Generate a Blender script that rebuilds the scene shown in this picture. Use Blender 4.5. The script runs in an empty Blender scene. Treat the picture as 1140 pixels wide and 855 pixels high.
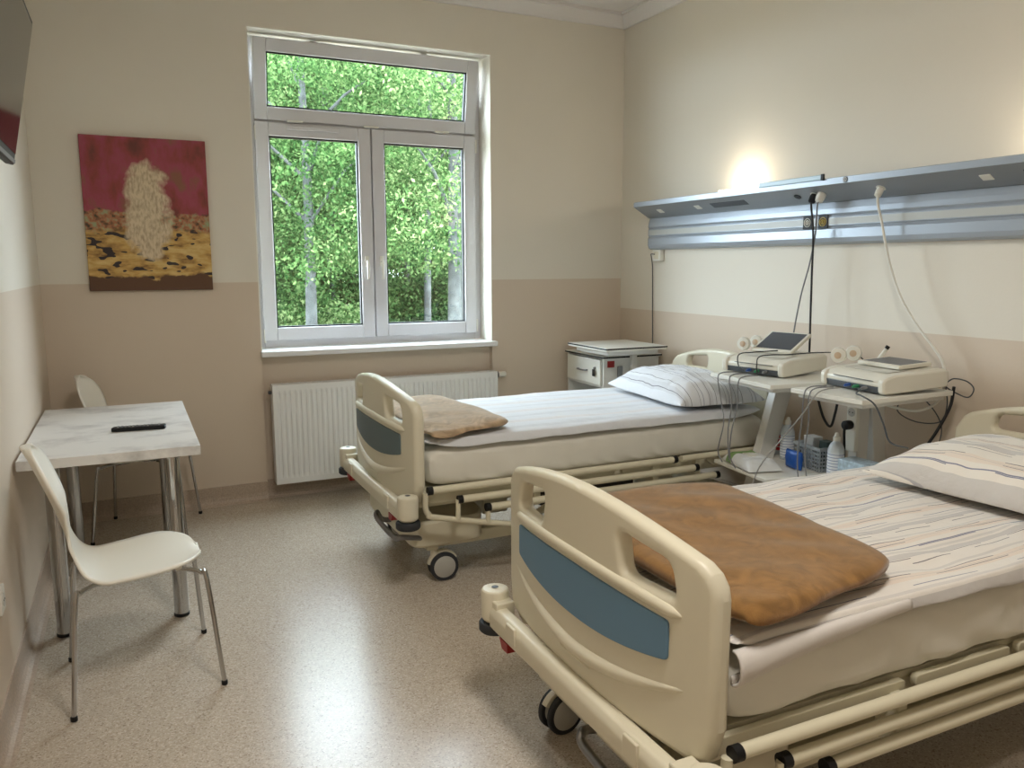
import bpy, bmesh, math, random
import numpy as np
from mathutils import Vector, Matrix, noise

SC = bpy.context.scene
COL = SC.collection
PI = math.pi

# ------------------------------------------------------------------ camera, world, sun, exposure
D, XL, XR, ZC, YN = 5.238, -0.45, 3.415, 3.30, -1.6      # back wall, left wall, right wall, ceiling, wall behind
GZ = -0.75                                               # ground level outside

def setup_camera():
    yaw, pitch, roll, f = 0.44358, 0.14716, -0.00245, 891.06
    fw = Vector((math.sin(yaw) * math.cos(pitch), math.cos(yaw) * math.cos(pitch), -math.sin(pitch)))
    r = Vector((math.cos(yaw), -math.sin(yaw), 0)); u = r.cross(fw)
    c, s = math.cos(roll), math.sin(roll)
    r2 = c * r + s * u; u2 = -s * r + c * u
    cam = bpy.data.cameras.new('camera'); o = bpy.data.objects.new('camera', cam); COL.objects.link(o)
    m = Matrix((r2, u2, -fw)).transposed().to_4x4(); m.translation = Vector((0, 0, 1.5))
    o.matrix_world = m
    cam.sensor_fit = 'HORIZONTAL'; cam.sensor_width = 36; cam.lens = f / 1140 * 36; cam.clip_start = 0.02
    SC.camera = o
setup_camera()

SC.view_settings.view_transform = 'Standard'; SC.view_settings.look = 'None'
SC.view_settings.gamma = 1; SC.view_settings.use_curve_mapping = False
SC.view_settings.exposure = 0.22

SKY_STRENGTH, SUN_STRENGTH = 19.0, 10.0
W = bpy.data.worlds.new('sky'); SC.world = W; W.use_nodes = True
bg = W.node_tree.nodes['Background']
bg.inputs['Color'].default_value = (0.76, 0.88, 1.0, 1); bg.inputs['Strength'].default_value = SKY_STRENGTH

def lamp(name, kind, loc, energy, color=(1, 1, 1), **kw):
    l = bpy.data.lights.new(name, kind); l.energy = energy; l.color = color
    o = bpy.data.objects.new(name, l); COL.objects.link(o); o.location = loc
    for k, v in kw.items():
        setattr(l, k, v)
    return o
sun = lamp('sun', 'SUN', (0, -5, 12), SUN_STRENGTH, (1, 0.93, 0.8), angle=0.01)
sun.rotation_euler = (math.radians(42), 0, math.radians(24))
portal = lamp('window_portal', 'AREA', (1.53, D + 0.42, 1.95), 1.0, shape='RECTANGLE', size=1.75, size_y=2.1)
portal.rotation_euler = (-PI / 2, 0, 0)
portal.data.cycles.is_portal = True

# ------------------------------------------------------------------ materials
MATS = {}
def new_mat(name):
    m = bpy.data.materials.new(name); m.use_nodes = True
    n = m.node_tree; b = n.nodes['Principled BSDF']
    return m, n, b
def L(n, a, b): n.links.new(a, b)
def rgb(r, g, b):   # sRGB 0-255 to linear
    f = lambda c: (c / 255 / 12.92) if c / 255 <= 0.04045 else ((c / 255 + 0.055) / 1.055) ** 2.4
    return (f(r), f(g), f(b), 1)
def mat(name, col, rough=0.5, metal=0.0, var=0.0, vscale=20, bump=0.0, bscale=60, spec=0.5, trans=0.0, coat=0.0, sheen=0.0):
    if name in MATS: return MATS[name]
    m, n, b = new_mat(name)
    b.inputs['Base Color'].default_value = col; b.inputs['Roughness'].default_value = rough
    b.inputs['Metallic'].default_value = metal; b.inputs['Specular IOR Level'].default_value = spec
    b.inputs['Transmission Weight'].default_value = trans; b.inputs['Coat Weight'].default_value = coat
    b.inputs['Sheen Weight'].default_value = sheen
    tc = n.nodes.new('ShaderNodeTexCoord')
    if var:
        t = n.nodes.new('ShaderNodeTexNoise'); t.inputs['Scale'].default_value = vscale; t.inputs['Detail'].default_value = 4
        L(n, tc.outputs['Object'], t.inputs['Vector'])
        r = n.nodes.new('ShaderNodeValToRGB')
        r.color_ramp.elements[0].position = 0.3; r.color_ramp.elements[1].position = 0.7
        r.color_ramp.elements[0].color = tuple(max(0, c * (1 - var)) for c in col[:3]) + (1,)
        r.color_ramp.elements[1].color = tuple(min(1, c * (1 + var)) for c in col[:3]) + (1,)
        L(n, t.outputs['Fac'], r.inputs['Fac']); L(n, r.outputs['Color'], b.inputs['Base Color'])
    if bump:
        t = n.nodes.new('ShaderNodeTexNoise'); t.inputs['Scale'].default_value = bscale; t.inputs['Detail'].default_value = 5
        L(n, tc.outputs['Object'], t.inputs['Vector'])
        bp = n.nodes.new('ShaderNodeBump'); bp.inputs['Strength'].default_value = bump; bp.inputs['Distance'].default_value = 0.01
        L(n, t.outputs['Fac'], bp.inputs['Height']); L(n, bp.outputs['Normal'], b.inputs['Normal'])
    MATS[name] = m
    return m

def wall_paint(name, split, up, low):
    """two paints meeting at a straight line at height split"""
    m, n, b = new_mat(name); b.inputs['Roughness'].default_value = 0.6; b.inputs['Specular IOR Level'].default_value = 0.3
    g = n.nodes.new('ShaderNodeNewGeometry'); s = n.nodes.new('ShaderNodeSeparateXYZ'); L(n, g.outputs['Position'], s.inputs[0])
    c = n.nodes.new('ShaderNodeMath'); c.operation = 'GREATER_THAN'; c.inputs[1].default_value = split; L(n, s.outputs['Z'], c.inputs[0])
    mx = n.nodes.new('ShaderNodeMix'); mx.data_type = 'RGBA'; mx.inputs['A'].default_value = low; mx.inputs['B'].default_value = up
    L(n, c.outputs[0], mx.inputs['Factor']); L(n, mx.outputs['Result'], b.inputs['Base Color'])
    t = n.nodes.new('ShaderNodeTexNoise'); t.inputs['Scale'].default_value = 90; L(n, g.outputs['Position'], t.inputs['Vector'])
    bp = n.nodes.new('ShaderNodeBump'); bp.inputs['Strength'].default_value = 0.05; bp.inputs['Distance'].default_value = 0.01
    L(n, t.outputs['Fac'], bp.inputs['Height']); L(n, bp.outputs['Normal'], b.inputs['Normal'])
    return m
UP, LOW = rgb(224, 217, 203), rgb(211, 195, 176)
M_WALL = wall_paint('two tone wall paint', 1.4, UP, LOW)
M_WALLR = wall_paint('two tone wall paint right', 1.175, UP, LOW)
M_CEIL = mat('ceiling white', rgb(224, 220, 216), 0.8)
M_PVC = mat('window white', rgb(210, 209, 211), 0.35)
M_REVEAL = mat('reveal paint', rgb(232, 228, 216), 0.6)
M_CREAM = mat('bed cream plastic', rgb(217, 210, 188), 0.4, bump=0.02, bscale=200)
M_CREAMM = mat('bed cream metal', rgb(216, 209, 184), 0.35)
M_BLUE = mat('bed blue panel', rgb(98, 134, 162), 0.5)
M_GREYBLUE = mat('bed grey panel', rgb(96, 112, 116), 0.5)
M_BLACK = mat('black plastic', rgb(20, 20, 22), 0.5, spec=0.3)
M_RUBBER = mat('dark rubber', rgb(40, 42, 46), 0.7)
M_HUB = mat('wheel hub grey', rgb(176, 174, 166), 0.5)
M_RED = mat('red plastic', rgb(150, 30, 30), 0.4)
M_CHROME = mat('chrome', rgb(190, 190, 190), 0.12, metal=1.0)
M_STEEL = mat('brushed steel', rgb(140, 140, 142), 0.3, metal=1.0)
M_WHITEP = mat('white plastic', rgb(228, 226, 216), 0.35)
M_WHITEM = mat('white painted metal', rgb(222, 220, 214), 0.4)
M_RAD = mat('radiator enamel', rgb(232, 232, 230), 0.35)
M_SHEET = mat('white fitted sheet', rgb(226, 222, 210), 0.8, bump=0.1, bscale=25, sheen=0.2)
M_SHEET2 = mat('duvet lining', rgb(214, 208, 202), 0.85, bump=0.15, bscale=30)
M_DARK = mat('dark underside', rgb(38, 36, 34), 0.7)
M_GREY = mat('grey plastic', rgb(120, 122, 124), 0.5)
M_DGREY = mat('dark grey plastic', rgb(70, 74, 78), 0.45)
M_ALU = mat('anodised aluminium', rgb(166, 174, 184), 0.35, metal=0.35)
M_ALUD = mat('anodised aluminium darker', rgb(146, 150, 154), 0.4, metal=0.35)

def blanket_mat(name, col):
    m, n, b = new_mat(name); b.inputs['Roughness'].default_value = 0.95; b.inputs['Sheen Weight'].default_value = 0.6
    b.inputs['Sheen Roughness'].default_value = 0.4; b.inputs['Specular IOR Level'].default_value = 0.1
    tc = n.nodes.new('ShaderNodeTexCoord'); t = n.nodes.new('ShaderNodeTexNoise'); t.inputs['Scale'].default_value = 16; t.inputs['Detail'].default_value = 10
    t.inputs['Distortion'].default_value = 1.6
    L(n, tc.outputs['Object'], t.inputs['Vector']); r = n.nodes.new('ShaderNodeValToRGB')
    r.color_ramp.elements[0].position = 0.35; r.color_ramp.elements[1].position = 0.68
    r.color_ramp.elements[0].color = tuple(c * 0.78 for c in col[:3]) + (1,); r.color_ramp.elements[1].color = tuple(min(1, c * 1.25) for c in col[:3]) + (1,)
    L(n, t.outputs['Fac'], r.inputs['Fac']); L(n, r.outputs['Color'], b.inputs['Base Color'])
    t2 = n.nodes.new('ShaderNodeTexNoise'); t2.inputs['Scale'].default_value = 350; L(n, tc.outputs['Object'], t2.inputs['Vector'])
    bp = n.nodes.new('ShaderNodeBump'); bp.inputs['Strength'].default_value = 0.25; bp.inputs['Distance'].default_value = 0.006
    L(n, t2.outputs['Fac'], bp.inputs['Height']); L(n, bp.outputs['Normal'], b.inputs['Normal'])
    return m
M_BROWN = blanket_mat('brown fleece', rgb(138, 102, 60))
M_BEIGE = blanket_mat('beige fleece', rgb(176, 152, 124))

def striped(name, base, axis, lines, bands, freq=1.0):
    """woven stripes: thin dark broken lines and soft coloured bands running along one axis"""
    m, n, b = new_mat(name); b.inputs['Roughness'].default_value = 0.85; b.inputs['Sheen Weight'].default_value = 0.2
    tc = n.nodes.new('ShaderNodeTexCoord'); s = n.nodes.new('ShaderNodeSeparateXYZ'); L(n, tc.outputs['Object'], s.inputs[0])
    across, along = ('Y', 'X') if axis == 'X' else ('X', 'Y')
    def M(op, a, bb=None):
        k = n.nodes.new('ShaderNodeMath'); k.operation = op
        for i, v in ((0, a), (1, bb)):
            if v is None: continue
            if isinstance(v, (int, float)): k.inputs[i].default_value = v
            else: L(n, v, k.inputs[i])
        return k.outputs[0]
    col = n.nodes.new('ShaderNodeRGB'); col.outputs[0].default_value = base; cur = col.outputs[0]
    def over(mask, c, cur):
        x = n.nodes.new('ShaderNodeMix'); x.data_type = 'RGBA'; L(n, mask, x.inputs['Factor']); L(n, cur, x.inputs['A'])
        x.inputs['B'].default_value = c; return x.outputs['Result']
    for (period, off, width, c, strength) in bands:
        f = M('FRACT', M('ADD', M('MULTIPLY', s.outputs[across], 1 / period), off))
        mk = M('MULTIPLY', M('LESS_THAN', f, width / period), strength); cur = over(mk, c, cur)
    for i, (period, off, width, c, dash) in enumerate(lines):
        f = M('FRACT', M('ADD', M('MULTIPLY', s.outputs[across], 1 / period), off))
        mk = M('LESS_THAN', f, width / period)
        if dash:
            cell = M('FLOOR', M('ADD', M('MULTIPLY', s.outputs[across], 1 / period), off))
            ph = M('FRACT', M('ADD', M('MULTIPLY', s.outputs[along], 1 / dash), M('MULTIPLY', cell, 0.37)))
            mk = M('MULTIPLY', mk, M('LESS_THAN', ph, 0.6))
        cur = over(M('MULTIPLY', mk, 0.85), c, cur)
    L(n, cur, b.inputs['Base Color'])
    t2 = n.nodes.new('ShaderNodeTexNoise'); t2.inputs['Scale'].default_value = 14; t2.inputs['Detail'].default_value = 5; L(n, tc.outputs['Object'], t2.inputs['Vector'])
    bp = n.nodes.new('ShaderNodeBump'); bp.inputs['Strength'].default_value = 0.32; bp.inputs['Distance'].default_value = 0.03
    L(n, t2.outputs['Fac'], bp.inputs['Height']); L(n, bp.outputs['Normal'], b.inputs['Normal'])
    return m
INK, GRY, PEA, BLU = rgb(72, 66, 78), rgb(170, 168, 170), rgb(224, 204, 186), rgb(92, 98, 132)
WOVEN = [(0.19, 0.13, 0.0035, INK, 0.34), (0.19, 0.24, 0.003, INK, 0.5), (0.19, 0.44, 0.0030, BLU, 0.42), (0.19, 0.73, 0.0025, INK, 0.3),
         (0.19, 0.83, 0.003, INK, 0.26), (0.095, 0.4, 0.0015, GRY, 0.0), (0.38, 0.71, 0.004, BLU, 0.0)]
M_DUVET = striped('striped cotton', rgb(226, 220, 212), 'X', WOVEN, [(0.19, 0.3, 0.035, PEA, 0.6), (0.19, 0.7, 0.02, GRY, 0.5), (0.095, 0.1, 0.01, GRY, 0.35)])
M_PILLOW = striped('striped cotton pillow', rgb(228, 222, 212), 'Y', WOVEN, [(0.19, 0.3, 0.035, PEA, 0.5), (0.19, 0.7, 0.03, GRY, 0.5)])
PLAINER = [(0.16, 0.2, 0.003, INK, 0.0), (0.16, 0.45, 0.0025, INK, 0.0), (0.16, 0.7, 0.003, BLU, 0.0), (0.16, 0.83, 0.002, INK, 0.0)]
M_PILLOW2 = striped('striped cotton blue white', rgb(222, 224, 228), 'Y', PLAINER, [(0.16, 0.5, 0.03, GRY, 0.3)])
M_DUVET2 = striped('pale striped cotton', rgb(220, 222, 226), 'X', [(0.25, 0.2, 0.0025, GRY, 0.0)], [(0.25, 0.3, 0.06, PEA, 0.25), (0.25, 0.75, 0.04, GRY, 0.2)])

def floor_mat():
    m, n, b = new_mat('speckled vinyl'); tc = n.nodes.new('ShaderNodeNewGeometry')
    b.inputs['Roughness'].default_value = 0.24; b.inputs['Specular IOR Level'].default_value = 0.5
    t = n.nodes.new('ShaderNodeTexVoronoi'); t.inputs['Scale'].default_value = 210; L(n, tc.outputs['Position'], t.inputs['Vector'])
    sp = n.nodes.new('ShaderNodeSeparateColor'); L(n, t.outputs['Color'], sp.inputs[0])
    r = n.nodes.new('ShaderNodeValToRGB'); e = r.color_ramp.elements; r.color_ramp.interpolation = 'CONSTANT'
    e[0].position = 0.0; e[0].color = rgb(158, 144, 128); e[1].position = 0.88; e[1].color = rgb(206, 195, 180)
    x = e.new(0.07); x.color = rgb(180, 166, 149); x = e.new(0.28); x.color = rgb(188, 175, 158); x = e.new(0.62); x.color = rgb(193, 181, 165)
    L(n, sp.outputs[0], r.inputs['Fac']); L(n, r.outputs['Color'], b.inputs['Base Color'])
    return m
M_FLOOR = floor_mat()
M_BASE = mat('cove skirting vinyl', rgb(178, 160, 142), 0.5, var=0.15, vscale=120)

def glass_mat():
    m = bpy.data.materials.new('window glass'); m.use_nodes = True; n = m.node_tree; n.nodes.clear()
    o = n.nodes.new('ShaderNodeOutputMaterial'); t = n.nodes.new('ShaderNodeBsdfTransparent'); g = n.nodes.new('ShaderNodeBsdfGlossy')
    g.inputs['Roughness'].default_value = 0.02; mx = n.nodes.new('ShaderNodeMixShader'); mx.inputs[0].default_value = 0.05
    t.inputs[0].default_value = (0.97, 0.99, 0.98, 1)
    L(n, t.outputs[0], mx.inputs[1]); L(n, g.outputs[0], mx.inputs[2]); L(n, mx.outputs[0], o.inputs[0]); return m
M_GLASS = glass_mat()

def emit(name, col, s):
    m, n, b = new_mat(name); b.inputs['Emission Color'].default_value = col; b.inputs['Emission Strength'].default_value = s; return m
M_LAMP = emit('lamp diffuser', (1, 0.86, 0.66, 1), 8)

# ------------------------------------------------------------------ mesh helpers
class MB:
    def __init__(self): self.v = []; self.f = []; self.sm = []
    def add(self, vs, fs, smooth=False):
        o = len(self.v); self.v += [tuple(x) for x in vs]; self.f += [tuple(i + o for i in q) for q in fs]; self.sm += [smooth] * len(fs); return self
    def box(self, c, s, rot=None):
        vs = [Vector((x * s[0] / 2, y * s[1] / 2, z * s[2] / 2)) for x in (-1, 1) for y in (-1, 1) for z in (-1, 1)]
        if rot is not None: vs = [rot @ v for v in vs]
        vs = [v + Vector(c) for v in vs]
        return self.add(vs, [(0, 1, 3, 2), (4, 6, 7, 5), (0, 4, 5, 1), (2, 3, 7, 6), (0, 2, 6, 4), (1, 5, 7, 3)])
    def bx(self, x0, x1, y0, y1, z0, z1): return self.box(((x0 + x1) / 2, (y0 + y1) / 2, (z0 + z1) / 2), (x1 - x0, y1 - y0, z1 - z0))
    def tube(self, path, r, n=10, closed=False, caps=True, flat=1.0):
        P = [Vector(p) for p in path]; N = len(P); rs = r if isinstance(r, (list, tuple)) else [r] * N
        T = []
        for i in range(N):
            a = P[(i - 1) % N] if closed or i > 0 else P[i]; b = P[(i + 1) % N] if closed or i < N - 1 else P[i]
            T.append((b - a).normalized())
        up = Vector((0, 0, 1)) if abs(T[0].z) < 0.9 else Vector((1, 0, 0))
        u = (up - T[0] * up.dot(T[0])).normalized(); vs = []
        for i in range(N):
            u = (u - T[i] * u.dot(T[i])); u = u.normalized() if u.length > 1e-6 else T[i].orthogonal().normalized()
            w = T[i].cross(u)
            for k in range(n):
                a = 2 * PI * k / n; vs.append(P[i] + rs[i] * (math.cos(a) * u * flat + math.sin(a) * w))
        fs = []
        for i in range(N if closed else N - 1):
            j = (i + 1) % N
            for k in range(n): fs.append((i * n + k, i * n + (k + 1) % n, j * n + (k + 1) % n, j * n + k))
        self.add(vs, fs, True)
        if caps and not closed:
            o = len(self.v) - len(vs)
            self.f.append(tuple(o + k for k in range(n))[::-1]); self.f.append(tuple(o + (N - 1) * n + k for k in range(n))); self.sm += [False, False]
        return self
    def lathe(self, prof, c=(0, 0, 0), axis='Z', n=24):
        vs = []; fs = []
        for (r, h) in prof:
            for k in range(n):
                a = 2 * PI * k / n; p = (r * math.cos(a), r * math.sin(a), h)
                if axis == 'Y': p = (p[0], p[2], p[1])
                if axis == 'X': p = (p[2], p[0], p[1])
                vs.append(Vector(p) + Vector(c))
        for i in range(len(prof) - 1):
            for k in range(n): fs.append((i * n + k, i * n + (k + 1) % n, (i + 1) * n + (k + 1) % n, (i + 1) * n + k))
        fs.append(tuple(range(n))[::-1]); fs.append(tuple((len(prof) - 1) * n + k for k in range(n)))
        return self.add(vs, fs, True)
    def prism(self, poly, axis, a, b):
        """polygon (p,q) extruded along axis from a to b"""
        def P(p, q, t): return {'X': (t, p, q), 'Y': (p, t, q), 'Z': (p, q, t)}[axis]
        n = len(poly); vs = [P(p, q, a) for p, q in poly] + [P(p, q, b) for p, q in poly]
        fs = [tuple(range(n)), tuple(range(n, 2 * n))[::-1]] + [(i, i + n, (i + 1) % n + n, (i + 1) % n) for i in range(n)]
        return self.add(vs, fs)
    def merge(self, me, fn=None):
        vs = [v.co.copy() for v in me.vertices]
        if fn: vs = [fn(v) for v in vs]
        o = len(self.v); self.v += [tuple(v) for v in vs]; self.f += [tuple(i + o for i in p.vertices) for p in me.polygons]; self.sm += [True] * len(me.polygons)
        return self
    def grid(self, nu, nv, fn):
        vs = [fn(i / (nu - 1), j / (nv - 1)) for i in range(nu) for j in range(nv)]
        fs = [(i * nv + j, (i + 1) * nv + j, (i + 1) * nv + j + 1, i * nv + j + 1) for i in range(nu - 1) for j in range(nv - 1)]
        return self.add(vs, fs, True)
    def build(self, name, m, parent=None, bevel=0, solid=0, sub=0, loc=None, sharp=40, rot=None):
        me = bpy.data.meshes.new(name); me.from_pydata(self.v, [], self.f); me.update()
        b = bmesh.new(); b.from_mesh(me); bmesh.ops.recalc_face_normals(b, faces=b.faces); b.to_mesh(me); b.free()
        for p, s in zip(me.polygons, self.sm): p.use_smooth = True if (s or bevel) else False
        if any(self.sm) or bevel: me.set_sharp_from_angle(angle=math.radians(sharp))
        me.materials.append(m)
        o = bpy.data.objects.new(name, me); COL.objects.link(o)
        if parent is not None: o.parent = parent
        if loc is not None: o.location = loc
        if rot is not None: o.rotation_euler = rot
        if solid:
            k = o.modifiers.new('s', 'SOLIDIFY'); k.thickness = solid; k.offset = 0
        if bevel:
            k = o.modifiers.new('b', 'BEVEL'); k.width = bevel; k.segments = 2; k.limit_method = 'ANGLE'; k.angle_limit = math.radians(35)
        if sub:
            k = o.modifiers.new('u', 'SUBSURF'); k.levels = sub; k.render_levels = sub
        return o

def tag(o, label, cat, group=None):
    o['label'] = label; o['category'] = cat
    if group: o['group'] = group
    return o
def thing(name, label, cat, loc=(0, 0, 0), rz=0, group=None):
    o = bpy.data.objects.new(name, None); COL.objects.link(o); o.location = loc; o.rotation_euler = (0, 0, rz); o.empty_display_size = 0.05
    return tag(o, label, cat, group)
def struct(o): o['kind'] = 'structure'; return o
def plabel(o, s): o['label'] = s; return o

def smooth_path(pts, n=8):
    """Catmull-Rom through the points"""
    P = [Vector(p) for p in pts]; P = [2 * P[0] - P[1]] + P + [2 * P[-1] - P[-2]]; out = []
    for i in range(1, len(P) - 2):
        for k in range(n):
            t = k / n; a, b, c, d = P[i - 1], P[i], P[i + 1], P[i + 2]
            out.append(0.5 * ((2 * b) + (c - a) * t + (2 * a - 5 * b + 4 * c - d) * t * t + (3 * b - a - 3 * c + d) * t ** 3))
    out.append(P[-2]); return out

def round_poly(pts, r, n=6):
    """rounded corners for a polygon; r a number or one per point"""
    out = []; N = len(pts)
    for i in range(N):
        p = Vector(pts[i]).to_2d() if len(pts[i]) > 2 else Vector(pts[i]); a = Vector(pts[i - 1]); b = Vector(pts[(i + 1) % N])
        rr = r[i] if isinstance(r, (list, tuple)) else r
        da, db = (a - p), (b - p); rr2 = min(rr, da.length * 0.49, db.length * 0.49)
        s, e = p + da.normalized() * rr2, p + db.normalized() * rr2
        for k in range(n + 1):
            t = k / n; out.append(((1 - t) ** 2) * s + 2 * t * (1 - t) * p + t * t * e)
    return [(v.x, v.y) for v in out]

def plate(outline, holes, thick, bev):
    """a flat plate with holes and rounded rims, in XY, z = +-thick/2"""
    c = bpy.data.curves.new('plate', 'CURVE'); c.dimensions = '2D'; c.fill_mode = 'BOTH'
    c.extrude = thick / 2 - bev; c.bevel_depth = bev; c.bevel_resolution = 3; c.offset = -bev
    for loop in [outline] + holes:
        s = c.splines.new('POLY'); s.points.add(len(loop) - 1); s.use_cyclic_u = True
        for p, q in zip(s.points, loop): p.co = (q[0], q[1], 0, 1)
    o = bpy.data.objects.new('plate', c); COL.objects.link(o)
    dg = bpy.context.evaluated_depsgraph_get(); me = bpy.data.meshes.new_from_object(o.evaluated_get(dg))
    bpy.data.objects.remove(o); bpy.data.curves.remove(c)
    return me
def cut_columns(me, xs):
    b = bmesh.new(); b.from_mesh(me); bmesh.ops.remove_doubles(b, verts=b.verts, dist=1e-5)
    for x in xs: bmesh.ops.bisect_plane(b, geom=b.verts[:] + b.edges[:] + b.faces[:], plane_co=(x, 0, 0), plane_no=(1, 0, 0))
    b.to_mesh(me); b.free(); return me

def slab(mb, x0, x1, y0, y1, ztop, zbot, nx=60, ny=40, p=10, wr=None, corner=6, q=0.5):
    """a soft slab with rounded rims: closed mesh, wr(x, y, top) moves points"""
    cx, cy, hx, hy = (x0 + x1) / 2, (y0 + y1) / 2, (x1 - x0) / 2, (y1 - y0) / 2
    zm, hz = (ztop + zbot) / 2, (ztop - zbot) / 2
    def e(s):   # denser near the rim
        return math.copysign(1 - (1 - abs(s)) ** 1.8, s)
    def pt(i, j, sgn):
        u, v = e(2 * i / (nx - 1) - 1), e(2 * j / (ny - 1) - 1)
        k = max(0.0, 1 - abs(u) ** p) ** q * max(0.0, 1 - abs(v) ** p) ** q
        # pull the corners in a little
        uu, vv = u * (1 - 0.5 * abs(v) ** 14 * 0.06 * corner / 6), v * (1 - 0.5 * abs(u) ** 14 * 0.06 * corner / 6)
        pv = Vector((cx + uu * hx, cy + vv * hy, zm + sgn * hz * k))
        return Vector(wr(pv, u, v, sgn)) if wr else pv
    top = [[None] * ny for _ in range(nx)]; vs = []; fs = []; bot = [[None] * ny for _ in range(nx)]
    for i in range(nx):
        for j in range(ny):
            top[i][j] = len(vs); vs.append(pt(i, j, 1))
    for i in range(nx):
        for j in range(ny):
            if i in (0, nx - 1) or j in (0, ny - 1): bot[i][j] = top[i][j]
            else: bot[i][j] = len(vs); vs.append(pt(i, j, -1))
    for i in range(nx - 1):
        for j in range(ny - 1):
            fs.append((top[i][j], top[i + 1][j], top[i + 1][j + 1], top[i][j + 1]))
            fs.append((bot[i][j], bot[i][j + 1], bot[i + 1][j + 1], bot[i + 1][j]))
    return mb.add(vs, fs, True)
def nz(x, y, z, s=1.0, o=0.0): return noise.noise(Vector((x * s + o, y * s + o * 0.7, z * s)))

# ------------------------------------------------------------------ room shell
WX0, WX1, WZ0, WZ1 = 0.732, 2.333, 0.965, 2.925       # window opening
mb = MB().bx(XL - 0.2, XR + 0.2, YN - 0.2, D + 0.35, -0.12, 0.0); struct(mb.build('floor', M_FLOOR))
mb = MB().bx(XL - 0.2, XR + 0.2, YN - 0.2, D + 0.35, ZC, ZC + 0.2); struct(mb.build('ceiling', M_CEIL))
mb = MB(); WT = 0.35; NI = 0.05
mb.bx(XL - 0.2, WX0, D, D + WT, 0, ZC); mb.bx(WX1, XR + 0.2, D, D + WT, 0, ZC); mb.bx(WX0, WX1, D, D + WT, WZ1, ZC)
mb.bx(WX0, WX1, D + NI, D + WT, 0, WZ0 - 0.03)
struct(mb.build('wall_back', M_WALL))
struct(MB().bx(XL - 0.2, XL, YN, D, 0, ZC).build('wall_left', M_WALL))
struct(MB().bx(XR, XR + 0.2, YN, D, 0, ZC).build('wall_right', M_WALLR))
mb = MB(); mb.bx(XL - 0.2, 1.2, YN - 0.2, YN, 0, ZC); mb.bx(2.15, XR + 0.2, YN - 0.2, YN, 0, ZC); mb.bx(1.2, 2.15, YN - 0.2, YN, 2.08, ZC)
struct(mb.build('wall_front', M_WALL))
dr = struct(MB().bx(1.2, 2.15, YN - 0.12, YN - 0.06, 0, 2.08).build('door_1', M_WHITEM, bevel=0.004))
MB().tube([(1.3, YN - 0.06, 1.02), (1.3, YN - 0.01, 1.02), (1.42, YN - 0.01, 1.02)], 0.009).build('door_handle', M_STEEL, dr)
# window reveal lining
mb = MB(); t = 0.006
mb.bx(WX0, WX0 + t, D, D + 0.2, WZ0, WZ1); mb.bx(WX1 - t, WX1, D, D + 0.2, WZ0, WZ1); mb.bx(WX0 + t, WX1 - t, D, D + 0.2, WZ1 - t, WZ1)
struct(mb.build('trim_1', M_REVEAL))
# cornice
mb = MB()
prof = [(0, 0), (0, -0.09), (0.02, -0.09), (0.03, -0.07), (0.07, -0.02), (0.09, -0.02), (0.09, 0)]
mb.prism([(D - p, ZC + q) for p, q in prof], 'X', XL, XR)
struct(mb.build('trim_2', M_CEIL))
struct(MB().prism([(XR - p, ZC + q) for p, q in prof], 'Y', YN, D - 0.0).build('trim_3', M_CEIL))
struct(MB().prism([(XL + p, ZC + q) for p, q in prof], 'Y', YN, D - 0.0).build('trim_4', M_CEIL))
# coved skirting
cov = [(0, 0), (0.045, 0), (0.03, 0.004), (0.018, 0.012), (0.01, 0.028), (0.006, 0.05), (0.006, 0.115), (0, 0.118)]
struct(MB().prism([(D - p, q) for p, q in cov], 'X', XL, WX0).prism([(D - p, q) for p, q in cov], 'X', WX1, XR).prism([(D + NI - p, q) for p, q in cov], 'X', WX0, WX1).build('baseboard_back', M_BASE))
struct(MB().prism([(XL + p, q) for p, q in cov], 'Y', YN, D).build('baseboard_left', M_BASE))
struct(MB().prism([(XR - p, q) for p, q in cov], 'Y', YN, D).build('baseboard_right', M_BASE))

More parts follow.
